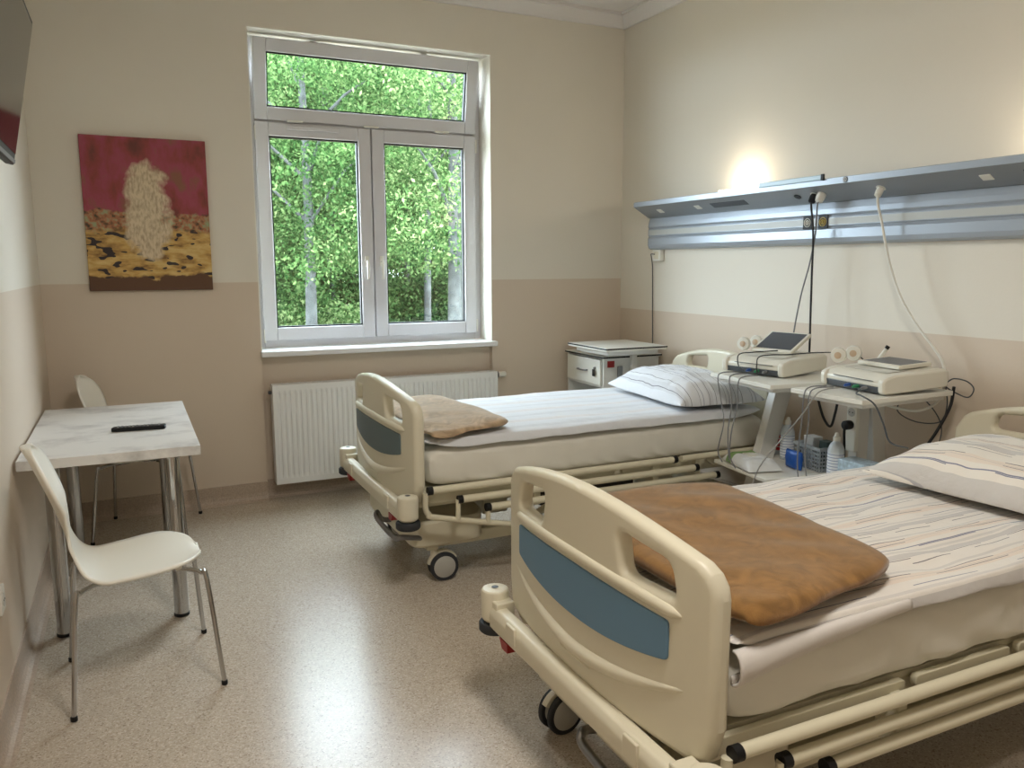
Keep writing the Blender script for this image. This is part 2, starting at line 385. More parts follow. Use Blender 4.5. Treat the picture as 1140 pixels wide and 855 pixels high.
# ------------------------------------------------------------------ window
def rect_frame(x0, x1, z0, z1, w, y0, y1, wb=None):
    wb = wb or w; m = MB()
    m.bx(x0, x0 + w, y0, y1, z0, z1); m.bx(x1 - w, x1, y0, y1, z0, z1); m.bx(x0 + w, x1 - w, y0, y1, z1 - w, z1); m.bx(x0 + w, x1 - w, y0, y1, z0, z0 + wb); return m
win = bpy.data.objects.new('window_1', None); COL.objects.link(win); win.location = (0, 0, 0); struct(win)
FY = D + 0.20
m = rect_frame(WX0, WX1, WZ0, WZ1, 0.055, FY, FY + 0.08)
m.bx(WX0 + 0.055, WX1 - 0.055, FY, FY + 0.08, 2.38, 2.44); m.bx(1.53 - 0.012, 1.53 + 0.012, FY, FY + 0.08, WZ0 + 0.055, 2.38)
m.build('window_frame', M_PVC, win, bevel=0.004)
def sash(x0, x1, z0, z1, w=0.085, tilt=0.0, handle=None):
    e = bpy.data.objects.new('sash', None); COL.objects.link(e); e.parent = win; e.location = (0, FY, z0); e.rotation_euler = (tilt, 0, 0)
    fr = rect_frame(x0, x1, 0, z1 - z0, w, -0.028, 0.03)
    a = fr.build('sash_frame', M_PVC, e, bevel=0.006)
    rect_frame(x0 + w - 0.001, x1 - w + 0.001, w - 0.001, z1 - z0 - w + 0.001, 0.010, -0.012, 0.02).build('gasket', M_BLACK, e)
    MB().bx(x0 + w + 0.003, x1 - w - 0.003, 0.004, 0.010, w + 0.003, z1 - z0 - w - 0.003).build('pane', M_GLASS, e)
    if handle:
        hz = 1.53 - z0
        h = MB().bx(handle - 0.013, handle + 0.013, -0.036, -0.028, hz - 0.035, hz + 0.035)
        h.tube([(handle, -0.03, hz), (handle, -0.06, hz), (handle, -0.064, hz - 0.02), (handle, -0.062, hz - 0.12)], [0.009, 0.009, 0.010, 0.008], 8)
        h.build('window_handle', M_WHITEP, e, bevel=0.002)
    return e
sash(0.780, 1.526, 1.012, 2.405, handle=1.478)
s2 = sash(1.534, 2.285, 1.012, 2.405, handle=1.58)
st = sash(0.780, 2.285, 2.42, 2.905, w=0.08, tilt=math.radians(9))
for x in (1.12, 1.86):   # tilt stays on the transom
    h = MB().bx(x, x + 0.13, FY - 0.012, FY, 2.885, 2.905); h.bx(x + 0.02, x + 0.07, FY - 0.07, FY, 2.89, 2.905); h.bx(x + 0.1, x + 0.16, FY - 0.02, FY - 0.01, 2.89, 2.90)
    h.build('scissor_stay', M_STEEL, win, bevel=0.002)
for x, z in ((0.785, 2.33), (0.785, 1.04), (2.292, 2.33), (2.292, 1.06)):
    MB().tube([(x, FY - 0.02, z - 0.04), (x, FY - 0.02, z + 0.05)], 0.008).build('hinge', M_WHITEP, win)
for x in (0.98, 1.48, 1.98):
    MB().bx(x, x + 0.1, FY - 0.05, FY - 0.028, 2.408, 2.42).build('hinge', M_WHITEP, win, bevel=0.002)
MB().bx(0.98, 1.32, FY - 0.045, FY - 0.029, 2.362, 2.388).build('vent_strip', M_PVC, win, bevel=0.004)
m = MB().bx(WX0 - 0.005, WX1 + 0.022, D - 0.055, D + 0.0, WZ0 - 0.035, WZ0); m.bx(WX0 + 0.001, WX1 - 0.001, D, FY, WZ0 - 0.03, WZ0)
m.build('window_sill', mat('sill white', rgb(232, 232, 232), 0.3), win, bevel=0.006)

# ------------------------------------------------------------------ outside
def ground_mat():
    m, n, b = new_mat('sun patched leaf litter'); g = n.nodes.new('ShaderNodeNewGeometry'); t = n.nodes.new('ShaderNodeTexNoise'); t.inputs['Scale'].default_value = 0.5; t.inputs['Detail'].default_value = 6
    L(n, g.outputs['Position'], t.inputs['Vector']); r = n.nodes.new('ShaderNodeValToRGB'); e = r.color_ramp.elements
    e[0].position = 0.4; e[0].color = (0.03, 0.06, 0.012, 1); e[1].position = 0.55; e[1].color = (0.26, 0.20, 0.15, 1)  # pale litter tone also paints sun patches among the dark green
    L(n, t.outputs['Fac'], r.inputs['Fac']); L(n, r.outputs['Color'], b.inputs['Base Color']); b.inputs['Roughness'].default_value = 0.9; return m
mb = MB(); mb.bx(-40, 70, D + 0.36, 90, GZ - 0.3, GZ); struct(mb.build('ground', ground_mat()))
M_BARK = mat('grey bark', (0.05, 0.055, 0.054, 1), 0.9, var=0.5, vscale=6, bump=0.6, bscale=12)
def leaf_mat(name, c0, c1, c2):
    m = bpy.data.materials.new(name); m.use_nodes = True; n = m.node_tree; n.nodes.clear()
    o = n.nodes.new('ShaderNodeOutputMaterial'); d = n.nodes.new('ShaderNodeBsdfDiffuse'); t = n.nodes.new('ShaderNodeBsdfTranslucent'); mx = n.nodes.new('ShaderNodeMixShader'); mx.inputs[0].default_value = 0.45
    g = n.nodes.new('ShaderNodeNewGeometry'); r = n.nodes.new('ShaderNodeValToRGB'); e = r.color_ramp.elements
    e[0].position = 0.0; e[0].color = c0; e[1].position = 1.0; e[1].color = c2; x = e.new(0.5); x.color = c1
    L(n, g.outputs['Random Per Island'], r.inputs['Fac']); L(n, r.outputs['Color'], d.inputs[0]); L(n, r.outputs['Color'], t.inputs[0])
    L(n, d.outputs[0], mx.inputs[1]); L(n, t.outputs[0], mx.inputs[2]); L(n, mx.outputs[0], o.inputs[0]); return m
M_LEAF = [leaf_mat('leaf green', (0.012, 0.034, 0.010, 1), (0.048, 0.105, 0.032, 1), (0.13, 0.20, 0.075, 1)),
          leaf_mat('leaf light green', (0.022, 0.058, 0.018, 1), (0.080, 0.150, 0.048, 1), (0.23, 0.29, 0.13, 1))]  # palest leaf tone stands in for whitish sky-lit leaves
def leaves_mesh(seed, nclump, per, rad, z0, z1, size, spread):
    rng = np.random.default_rng(seed)
    th = rng.uniform(0, 2 * np.pi, nclump); rr = rad * np.sqrt(rng.uniform(0.02, 1, nclump)); zz = rng.uniform(z0, z1, nclump)
    cc = np.stack([rr * np.cos(th), rr * np.sin(th), zz], 1)
    c = np.repeat(cc, per, 0) + rng.normal(0, 1, (nclump * per, 3)) * np.array([spread, spread, spread * 0.55])
    c = c[(c[:, 2] > 0.15)]
    n = len(c); a = rng.normal(0, 1, (n, 3)); a /= np.linalg.norm(a, axis=1)[:, None]
    b = rng.normal(0, 1, (n, 3)); b -= a * (a * b).sum(1)[:, None]; b /= np.linalg.norm(b, axis=1)[:, None]
    s = size * rng.uniform(0.6, 1.3, n)[:, None]
    v = np.stack([c - a * s, c - b * s * 0.55, c + a * s, c + b * s * 0.55], 1).reshape(-1, 3)
    me = bpy.data.meshes.new('foliage'); me.vertices.add(4 * n); me.loops.add(4 * n); me.polygons.add(n)
    me.vertices.foreach_set('co', v.astype(np.float32).ravel()); me.loops.foreach_set('vertex_index', np.arange(4 * n, dtype=np.int32))
    me.polygons.foreach_set('loop_start', np.arange(0, 4 * n, 4, dtype=np.int32)); me.polygons.foreach_set('loop_total', np.full(n, 4, dtype=np.int32))
    me.update(calc_edges=True); me.validate(); return me
def trunk_mb(seed, h, r, lean=0.0):
    random.seed(seed); m = MB(); pts = []; rs = []
    for k in range(9):
        t = k / 8; pts.append((lean * t * h * 0.1 + 0.06 * math.sin(3 * t + seed), 0.05 * math.sin(2.3 * t + seed * 2), t * h)); rs.append(r * (1.25 if k == 0 else 1) * (1 - 0.55 * t))
    m.tube(pts, rs, 12)
    for k in range(7):
        t = 0.5 + 0.07 * k; i = int(t * 8); p = Vector(pts[min(i, 8)]); a = random.uniform(0, 2 * PI); l = random.uniform(1.0, 2.2)
        m.tube([p, p + Vector((math.cos(a) * l * 0.5, math.sin(a) * l * 0.3, l * 0.45)), p + Vector((math.cos(a) * l, math.sin(a) * l * 0.5, l * 0.75))], [r * 0.32, r * 0.2, r * 0.08], 6)
    return m

# ------------------------------------------------------------------ radiator
def radiator():
    r = thing('radiator', 'long white panel radiator with vertical ribs under the window', 'radiator', (0.775, D - 0.045, 0.113))
    Wd, H = 1.555, 0.642; m = MB(); n = 46; pr = [(0.0, 0.0)]
    for k in range(n):
        x = 0.02 + (Wd - 0.04) * (k + 0.5) / n; w = (Wd - 0.04) / n
        pr += [(x - w * 0.30, 0.0), (x - w * 0.16, 0.007), (x + w * 0.16, 0.007), (x + w * 0.30, 0.0)]
    pr += [(Wd, 0.0)]
    def row(z, amp): return [(x, -0.055 + d * amp, z) for x, d in pr]
    rows = [row(0.0, 0), row(0.035, 0), row(0.06, 1), row(H - 0.06, 1), row(H - 0.035, 0), row(H - 0.004, 0)]
    vs = [p for rw in rows for p in rw]; N = len(pr)
    fs = [(i * N + k, i * N + k + 1, (i + 1) * N + k + 1, (i + 1) * N + k) for i in range(5) for k in range(N - 1)]
    m.add(vs, fs, False); m.build('front_panel', M_RAD, r)
    m = MB(); m.bx(0.0, Wd, -0.054, 0.040, H - 0.012, H); 
    for k in range(40): m.bx(0.03 + k * 0.0375, 0.036 + k * 0.0375, -0.04, 0.03, H, H + 0.003)
    m.build('top_grille', M_RAD, r, bevel=0.002)
    for x in (0, Wd - 0.012): MB().bx(x, x + 0.012, -0.054, 0.04, 0.0, H - 0.012).build('side_panel', M_RAD, r, bevel=0.002)
    MB().bx(0.014, Wd - 0.014, 0.02, 0.04, 0.01, H - 0.02).build('back_panel', M_RAD, r)
    v = MB().tube([(Wd, 0.0, H - 0.03), (Wd + 0.024, 0, H - 0.03)], 0.024, 14).build('valve_collar', M_BLACK, r)
    MB().tube([(Wd + 0.024, 0, H - 0.03), (Wd + 0.034, 0, H - 0.03), (Wd + 0.082, 0, H - 0.03), (Wd + 0.086, 0, H - 0.03)], [0.017, 0.020, 0.020, 0.016], 14).build('thermostat_head', M_WHITEP, r)
    MB().tube([(-0.001, 0, H - 0.05), (-0.02, 0, H - 0.05)], 0.011, 10).build('end_plug', M_DGREY, r)
radiator()

# ------------------------------------------------------------------ painting (plain abstract canvas)
def painting_mat():
    m, n, b = new_mat('crimson and ochre paint'); b.inputs['Roughness'].default_value = 0.55
    tc = n.nodes.new('ShaderNodeTexCoord'); s = n.nodes.new('ShaderNodeSeparateXYZ'); L(n, tc.outputs['Object'], s.inputs[0])
    def nt(scale, det=5, sx=1, sz=1):
        mp = n.nodes.new('ShaderNodeMapping'); mp.inputs['Scale'].default_value = (sx, 1, sz); L(n, tc.outputs['Object'], mp.inputs['Vector'])
        t = n.nodes.new('ShaderNodeTexNoise'); t.inputs['Scale'].default_value = scale; t.inputs['Detail'].default_value = det; L(n, mp.outputs[0], t.inputs['Vector']); return t.outputs['Fac']
    def ramp(f, stops):
        r = n.nodes.new('ShaderNodeValToRGB'); e = r.color_ramp.elements
        e[0].position, e[0].color = stops[0]; e[1].position, e[1].color = stops[-1]
        for p, c in stops[1:-1]: x = e.new(p); x.color = c
        L(n, f, r.inputs['Fac']); return r.outputs['Color']
    def mix(f, a, c):
        x = n.nodes.new('ShaderNodeMix'); x.data_type = 'RGBA'; L(n, f, x.inputs['Factor']); L(n, a, x.inputs['A'])
        if isinstance(c, tuple): x.inputs['B'].default_value = c
        else: L(n, c, x.inputs['B'])
        return x.outputs['Result']
    def M(op, a, bb):
        k = n.nodes.new('ShaderNodeMath'); k.operation = op; k.use_clamp = False
        for i, v in ((0, a), (1, bb)):
            if isinstance(v, (int, float)): k.inputs[i].default_value = v
            else: L(n, v, k.inputs[i])
        return k.outputs[0]
    def sstep(v, a, c):
        r = n.nodes.new('ShaderNodeMapRange'); r.inputs['From Min'].default_value = a; r.inputs['From Max'].default_value = c; L(n, v, r.inputs['Value']); return r.outputs[0]
    X, Z = s.outputs['X'], s.outputs['Z']
    red = ramp(nt(7, 6, 1.6, 0.8), [(0.3, rgb(104, 50, 42)), (0.43, rgb(140, 58, 56)), (0.55, rgb(156, 64, 82)), (0.68, rgb(134, 86, 66))])
    och = ramp(nt(16, 4, 0.8, 2.2), [(0.3, rgb(120, 84, 40)), (0.5, rgb(196, 156, 84)), (0.7, rgb(214, 186, 122))])
    speck = M('LESS_THAN', nt(22, 0.5, 0.7, 1.7), 0.37); och = mix(speck, och, rgb(44, 32, 34))
    band = ramp(nt(30, 3), [(0.35, rgb(70, 60, 40)), (0.5, rgb(170, 110, 74)), (0.65, rgb(150, 160, 120))])
    zz = M('ADD', Z, M('MULTIPLY', M('SUBTRACT', nt(9), 0.5), 0.12))
    low = mix(sstep(zz, 0.33, 0.36), och, band); low = mix(sstep(zz, 0.085, 0.075), low, rgb(92, 60, 36))
    cur = mix(sstep(zz, 0.445, 0.455), low, red)
    # a pale soft vertical patch
    dx = M('DIVIDE', M('SUBTRACT', X, 0.33), M('SUBTRACT', 0.15, M('MULTIPLY', Z, 0.03))); dz = M('DIVIDE', M('SUBTRACT', Z, 0.46), 0.30)
    rr = M('ADD', M('ADD', M('MULTIPLY', dx, dx), M('MULTIPLY', M('MULTIPLY', dz, dz), M('MULTIPLY', dz, dz))), M('MULTIPLY', nt(14, 6), 1.7))
    pale = ramp(nt(40, 4, 2, 0.8), [(0.3, rgb(170, 148, 120)), (0.6, rgb(214, 196, 164))])
    cur = mix(sstep(rr, 1.75, 1.3), cur, pale)
    L(n, cur, b.inputs['Base Color'])
    t = n.nodes.new('ShaderNodeTexNoise'); t.inputs['Scale'].default_value = 120; L(n, tc.outputs['Object'], t.inputs['Vector'])
    bp = n.nodes.new('ShaderNodeBump'); bp.inputs['Strength'].default_value = 0.3; bp.inputs['Distance'].default_value = 0.004
    L(n, t.outputs['Fac'], bp.inputs['Height']); L(n, bp.outputs['Normal'], b.inputs['Normal']); return m
mb = MB().bx(0, 0.665, -0.03, 0, 0, 0.872)
tag(mb.build('painting', painting_mat(), bevel=0.003, loc=(-0.202, D - 0.002, 1.359)), 'crimson and ochre abstract canvas hanging on the wall left of the window', 'painting')

# ------------------------------------------------------------------ television on the left wall
def television():
    t = thing('television', 'flat black television tilted down from a bracket high on the left wall', 'television', (-0.36, 3.58, 1.88))
    R = Matrix.Rotation(math.radians(11), 4, 'Y')
    e = [MB(), MB(), MB()]
    e[0].box(R @ Vector((-0.012, -0.46, 0.26)), (0.03, 0.92, 0.53), R.to_3x3())
    e[1].box(R @ Vector((0.004, -0.46, 0.272)), (0.003, 0.890, 0.475), R.to_3x3())
    e[2].box(R @ Vector((0.003, -0.46, 0.008)), (0.006, 0.92, 0.014), R.to_3x3())
    e[0].build('casing', M_BLACK, t, bevel=0.004)
    plabel(e[1].build('screen', mat('tv screen', rgb(26, 26, 28), 0.12, spec=0.7), t), 'dark glossy screen')
    e[2].build('lower_bezel', M_GREY, t)
    MB().tube([(-0.02, -0.46, 0.25), (-0.05, -0.46, 0.28)], 0.02).bx(-0.09, -0.05, -0.58, -0.34, 0.18, 0.38).build('wall_bracket', M_BLACK, t)
television()

# ------------------------------------------------------------------ table and remote
def table_mat():
    m, n, b = new_mat('whitewashed laminate'); b.inputs['Roughness'].default_value = 0.4
    tc = n.nodes.new('ShaderNodeTexCoord'); mp = n.nodes.new('ShaderNodeMapping'); mp.inputs['Scale'].default_value = (2.5, 3.4, 3.4); L(n, tc.outputs['Object'], mp.inputs['Vector'])
    t = n.nodes.new('ShaderNodeTexNoise'); t.inputs['Scale'].default_value = 1.6; t.inputs['Detail'].default_value = 9; t.inputs['Roughness'].default_value = 0.65; L(n, mp.outputs[0], t.inputs['Vector'])
    r = n.nodes.new('ShaderNodeValToRGB'); e = r.color_ramp.elements; e[0].position = 0.30; e[0].color = rgb(186, 183, 180); e[1].position = 0.52; e[1].color = rgb(230, 228, 224)
    L(n, t.outputs['Fac'], r.inputs['Fac']); L(n, r.outputs['Color'], b.inputs['Base Color']); return m
def table():
    t = thing('dining_table', 'pale whitewashed wood effect table with chrome legs against the left wall', 'table', (-0.105, 4.16, 0))
    MB().bx(-0.333, 0.333, -0.635, 0.610, 0.717, 0.757).build('tabletop', table_mat(), t, bevel=0.002)
    for x in (-0.222, 0.222):
        for y in (-0.565, 0.50):
            l = MB().tube([(x, y, 0.014), (x, y, 0.717)], 0.030, 24).build('leg', M_CHROME, t)
            MB().lathe([(0.028, 0), (0.032, 0.003), (0.032, 0.014), (0.03, 0.016)], (x, y, 0)).build('foot_cap', M_BLACK, l)
            MB().lathe([(0.045, 0.707), (0.045, 0.7165)], (x, y, 0)).build('mounting_plate', M_CHROME, l)
table()
def remote():
    r = thing('remote_control', 'black television remote control lying on the whitewashed table', 'remote', (0.0, 3.99, 0.758), math.radians(-5))
    m = MB().prism(round_poly([(-0.115, -0.022), (0.11, -0.025), (0.115, 0.025), (-0.105, 0.022)], 0.012), 'Z', 0, 0.018); m.build('casing', M_BLACK, r, bevel=0.003)
    for k in range(12):
        for j in range(3):
            if k in (5,) and j == 1: continue
            MB().box((-0.085 + k * 0.0155, -0.013 + j * 0.013, 0.019), (0.008, 0.007, 0.003)).build('button', M_GREY if (k + j) % 4 else M_HUB, r)
remote()

# ------------------------------------------------------------------ chairs
def chair(label, loc, rz):
    c = thing('shell_chair', label, 'chair', loc, rz, None)
    prof = smooth_path([(0.205, 0, 0.437), (0.19, 0, 0.445), (0.16, 0, 0.450), (0.08, 0, 0.450), (-0.04, 0, 0.438), (-0.12, 0, 0.436), (-0.172, 0, 0.465), (-0.205, 0, 0.53), (-0.235, 0, 0.63), (-0.27, 0, 0.74), (-0.305, 0, 0.835), (-0.335, 0, 0.90)], 8)
    P = len(prof); ln = [0]
    for a, b in zip(prof, prof[1:]): ln.append(ln[-1] + (b - a).length)
    ks = [(0, .222), (.22, .224), (.36, .215), (.46, .185), (.55, .135), (.62, .118), (.70, .142), (.80, .176), (.88, .178), (1, .17)]
    def cap(t):
        e = min(1.0, t / 0.22); g = min(1.0, (1 - t) / 0.17); return max(0.05, (1 - (1 - e) ** 2.6)) ** 0.5 * max(0.004, (1 - (1 - g) ** 2.2)) ** 0.5
    def wid(t):
        for (a, x), (b, y) in zip(ks, ks[1:]):
            if t <= b: k = (t - a) / (b - a); k = k * k * (3 - 2 * k) * 0.5 + k * 0.5; return (x + (y - x) * k) * cap(t)
        return ks[-1][1] * cap(t)
    m = MB(); NU = 19
    def fn(i, j):
        q = i * (P - 1); a = min(int(round(q)), P - 1); p = prof[a]; t = ln[a] / ln[-1]; u = 2 * j - 1; w = wid(t)
        seat = max(0.0, min(1.0, (0.5 - t) / 0.15)); back = max(0.0, min(1.0, (t - 0.58) / 0.15))
        return (p.x + back * 0.03 * u * u, w * u, p.z + seat * (0.012 * u * u - 0.0) - 0.0)
    m.grid(P, NU, fn); m.build('seat_shell', mat('white lacquered shell', rgb(242, 239, 228), 0.35, coat=0.08), c, solid=0.011)
    for s in (-1, 1):
        for fx, tx in ((0.235, 0.13), (-0.245, -0.10)):
            l = MB().tube(smooth_path([(fx * 0.30, s * 0.06, 0.414), (fx * 0.66, s * 0.125, 0.414), (fx * 0.81, s * 0.158, 0.407), (fx * 0.87, s * 0.176, 0.38), (fx, s * 0.235, 0.014)], 6), 0.0085, 10).build('leg', M_CHROME, c)
            MB().lathe([(0.009, 0), (0.011, 0.002), (0.011, 0.016), (0.009, 0.018)], (fx, s * 0.235, 0), n=12).build('foot_cap', M_BLACK, l)
        MB().box((0.12, s * 0.105, 0.425), (0.02, 0.016, 0.02)).build('spacer', M_WHITEP, c)
    MB().lathe([(0.06, 0.408), (0.06, 0.417), (0.05, 0.43)], (0.02, 0, 0), n=20).build('seat_mount', M_CHROME, c)
    return c
chair('white moulded shell chair with chrome legs nearest the camera, in front of the table', (-0.03, 3.115, 0), math.radians(4))
chair('white moulded shell chair with chrome legs behind the table, under the painting', (0.025, 4.92, 0), math.radians(-13))

# ------------------------------------------------------------------ beds
def bed(loc, lift, label, panel, turn):
    b = thing('hospital_bed', label, 'bed', loc)
    HW = 0.515
    def bow(y): return 0.045 * (abs(y) / 0.5) ** 2.4
    ys = [(-0.5 + k / 44) * 2 * HW for k in range(45)]
    def board(top_c, top_k, bot, holes, head):
        HW, kx = (0.455, 0.86) if head else (0.515, 1.0)
        top = []
        for k in range(25):
            y = (-0.43 + 0.86 * k / 24) * kx; top.append((y, top_c + (top_k - top_c) * (1 - (y / kx / 0.46) ** 2)))
        out = [(-HW + 0.025, bot), (-HW, bot + 0.10), (-HW, top_c - 0.075)] + [(kx * -0.43 - 0.085 * kx * math.sin(a), top_c - 0.075 + 0.08 * math.cos(a)) for a in (1.2, 0.8, 0.4)] + top + [(kx * 0.43 + 0.085 * kx * math.sin(a), top_c - 0.075 + 0.08 * math.cos(a)) for a in (0.4, 0.8, 1.2)] + [(HW, top_c - 0.075), (HW, bot + 0.10), (HW - 0.025, bot)]
        out[0:1] = [(-HW + 0.06, bot), (-HW + 0.02, bot + 0.025)]; out[-1:] = [(HW - 0.02, bot + 0.025), (HW - 0.06, bot)]
        hl = []
        for s in (-1, 1):
            hl.append([(s * p, q) for p, q in round_poly(holes, 0.028, 5)])
        me = plate(out, hl, 0.050, 0.018); cut_columns(me, ys)
        return me, hl
    fz = lift
    me, hl = board(0.862 + fz, 0.925 + fz, 0.385 + fz, [(0.192, 0.858 + fz), (0.378, 0.836 + fz), (0.398, 0.752 + fz), (0.212, 0.752 + fz)], False)
    T = lambda v: Vector((0.026 - v.z + bow(v.x), v.x, v.y))
    m = MB().merge(me, T)
    # moulded ridge above the inlay and the swoosh below it
    m.tube([T(Vector((-0.42 + 0.84 * k / 30, 0.722 + fz + 0.012 * (1 - (2 * k / 30 - 1) ** 2), 0.020))) for k in range(31)], [0.006] + [0.016] * 29 + [0.006], 10)
    m.tube([T(Vector((-0.44 + 0.88 * k / 30, 0.468 + fz + 0.085 * abs(2 * k / 30 - 1) ** 1.7, 0.018))) for k in range(31)], [0.006] + [0.008 + 0.016 * math.sin(PI * k / 30) for k in range(1, 30)] + [0.006], 10)
    slot = round_poly([(-0.03, 0.44 + fz), (0.13, 0.44 + fz), (0.13, 0.465 + fz), (-0.03, 0.465 + fz)], 0.012)
    m.tube([T(Vector((p - 0.05, q, 0.0255))) for p, q in slot], 0.0025, 6, closed=True)
    fb = m.build('footboard', M_CREAM, b, sharp=50)
    arc = [(-0.385 + 0.77 * k / 24, 0.560 + fz + 0.045 * abs(2 * k / 24 - 1) ** 2) for k in range(25)]
    pl = round_poly(arc + [(0.385, 0.700 + fz)] + [(0.385 - 0.77 * k / 12, 0.700 + fz + 0.008 * (1 - (1 - 2 * k / 12) ** 2)) for k in range(1, 12)] + [(-0.385, 0.700 + fz)], 0.012, 3)
    me = plate(pl, [], 0.008, 0.002); cut_columns(me, ys)
    MB().merge(me, lambda v: Vector((-0.001 - v.z + bow(v.x), v.x, v.y))).build('inlay_panel', panel, fb, sharp=50)
    me, hl = board(0.88 + fz, 0.95 + fz, 0.46 + fz, [(0.10, 0.905 + fz), (0.285, 0.888 + fz), (0.30, 0.825 + fz), (0.11, 0.825 + fz)], True)
    m = MB().merge(me, lambda v: Vector((2.185 - v.z - bow(v.x) * 0.6, v.x, v.y)))
    m.build('headboard', M_CREAM, b, sharp=50)
    # bumper bars with corner rollers
    for hx, sx in ((-0.005, 1), (2.235, -1)):
        m = MB(); z0 = 0.335 + fz - (0.014 if lift == 0 else 0)
        m.prism(round_poly([(0.0, z0), (0.05, z0), (0.05, z0 + 0.072), (0.012, z0 + 0.072), (0.0, z0 + 0.05)], 0.008, 3), 'Y', -0.50, 0.50)
        m.v = [(hx + sx * (x - 0.03) + (0.0), y, z) for x, y, z in m.v]
        bb = m.build('bumper_bar', M_CREAM, b, bevel=0.006)
        for s in (-1, 1):
            cx = hx + sx * (-0.012); HB = 0.562 if (s < 0 and lift == 0) else 0.535
            r_ = MB().lathe([(0.036, z0 + 0.004), (0.046, z0 + 0.015), (0.048, z0 + 0.10), (0.044, z0 + 0.115), (0.02, z0 + 0.118)], (cx + sx * 0.02, s * HB, 0))
            r_.bx(min(hx - sx * 0.02, hx + sx * 0.045), max(hx - sx * 0.02, hx + sx * 0.045), min(s * 0.46, s * (HB - 0.01)), max(s * 0.46, s * (HB - 0.01)), z0, z0 + 0.09)
            k = r_.build('corner_horn', M_CREAM, b, bevel=0.004)
            MB().lathe([(0.050, z0 - 0.032), (0.055, z0 - 0.026), (0.055, z0 - 0.004), (0.050, z0 + 0.002)], (cx + sx * 0.02, s * HB, 0)).build('buffer_wheel', M_RUBBER, k)
            MB().lathe([(0.008, z0 + 0.117), (0.012, z0 + 0.1195)], (cx + sx * 0.02, s * HB, 0), n=14).build('horn_socket', M_DGREY, k)
            if sx == 1:
                m = MB().bx(hx - 0.036, hx - 0.026, s * 0.33 - 0.03, s * 0.33 + 0.03, z0 + 0.015, z0 + 0.075); m.build('bumper_clip', M_CREAM, bb, bevel=0.003)
                MB().prism([(s * 0.36, z0 - 0.03), (s * 0.40, z0 - 0.03), (s * 0.42, z0), (s * 0.36, z0)], 'X', hx - 0.03, hx + 0.02).build('release_lever', M_RED, b)
    # lying surface: side beams with shaped lower edges, cross slats
    for s in (-1, 1):
        m = MB(); z1 = 0.4465 + fz
        for (x0, x1) in ((0.08, 0.70), (0.74, 1.12), (1.16, 1.66), (1.70, 2.14)):
            m.prism(round_poly([(x0, z1), (x1, z1), (x1, z1 - 0.03), (x1 - 0.05, z1 - 0.062), (x0 + 0.05, z1 - 0.062), (x0, z1 - 0.03)], 0.012, 3), 'Y', s * 0.474 - 0.010, s * 0.474 + 0.010)
        m.build('deck_beam', M_CREAMM, b, bevel=0.002)
        MB().bx(0.07, 2.15, s * 0.43 - 0.014, s * 0.43 + 0.014, 0.36 + fz, 0.425 + fz).build('frame_rail', M_CREAMM, b, bevel=0.004)
    m = MB()
    for x in (0.1, 0.4, 0.7, 1.13, 1.5, 1.68, 2.1): m.bx(x - 0.02, x + 0.02, -0.416, 0.416, 0.395 + fz, 0.42 + fz)
    m.build('cross_beam', M_CREAMM, b, bevel=0.003)
    MB().bx(0.1, 2.12, -0.45, 0.45, 0.43 + fz, 0.447 + fz).build('mattress_deck', M_CREAMM, b)
    # folded side rails
    for s in (-1, 1):
        m = MB(); caps = MB(); y = s * 0.522; z = 0.458 + fz - (0.028 if lift == 0 else 0)
        for k, (xa, xb, dz) in enumerate(((0.10, 1.47, 0), (0.245, 1.61, -0.058), (0.385, 1.75, -0.113))):
            g = MB().tube([(xa + 0.02, y, z + dz), (xb - 0.02, y, z + dz)], 0.0175, 14).build('rail_bar', M_CREAMM, b)
            [MB().tube([(q, y, z + dz), (q + 0.024, y, z + dz)], 0.0195, 14).build('end_cap', M_BLACK, g) for q in (xa, xb - 0.024)]
        g = MB().tube(smooth_path([(0.095, y * 0.985, z - 0.01), (0.092, y * 0.985, z - 0.075), (0.105, y * 0.985, z - 0.108), (0.15, y * 0.985, z - 0.132), (0.52, y * 0.985, z - 0.215), (0.60, y * 0.96, z - 0.225)], 6), 0.014, 12)
        g.tube([(0.247, y, z - 0.058), (0.247, y, z - 0.15)], 0.012, 10); g.tube([(0.397, y, z - 0.113), (0.397, y, z - 0.185)], 0.012, 10)
        g.build('rail_linkage', M_CREAMM, b)
        g = MB().tube([(1.5, y, z), (2.05, y, z)], 0.0165, 14); g.tube([(2.05, y, z), (2.08, y * 0.95, z - 0.02), (2.09, s * 0.45, z - 0.05)], 0.0165, 12); g.build('head_rail', M_CREAMM, b)
        for x in (0.66, 1.35, 1.62): MB().bx(x - 0.018, x + 0.018, min(s * 0.445, s * 0.512), max(s * 0.445, s * 0.512), z - 0.14, z - 0.005).build('rail_bracket', M_CREAMM, b, bevel=0.004)
        kn = MB().tube([(0.58, s * 0.50, z - 0.205), (0.58, s * 0.545, z - 0.205)], 0.017, 14); kn.build('release_knob', M_CREAM, b)
    # undercarriage
    m = MB()
    for s in (-1, 1): m.bx(0.20, 2.05, s * 0.30 - 0.03, s * 0.30 + 0.03, 0.155, 0.215)
    m.bx(0.15, 0.21, -0.36, 0.36, 0.155, 0.215); m.bx(2.02, 2.08, -0.36, 0.36, 0.155, 0.215)
    m.build('base_frame', M_CREAMM, b, bevel=0.006)
    m = MB().prism(round_poly([(0.07, -0.40), (0.42, -0.40), (0.47, -0.25), (0.47, 0.25), (0.42, 0.40), (0.07, 0.40)], 0.07, 5), 'Z', 0.185, 0.315); m.build('base_cover', mat('base cover cream', rgb(206, 198, 174), 0.45), b, bevel=0.015)
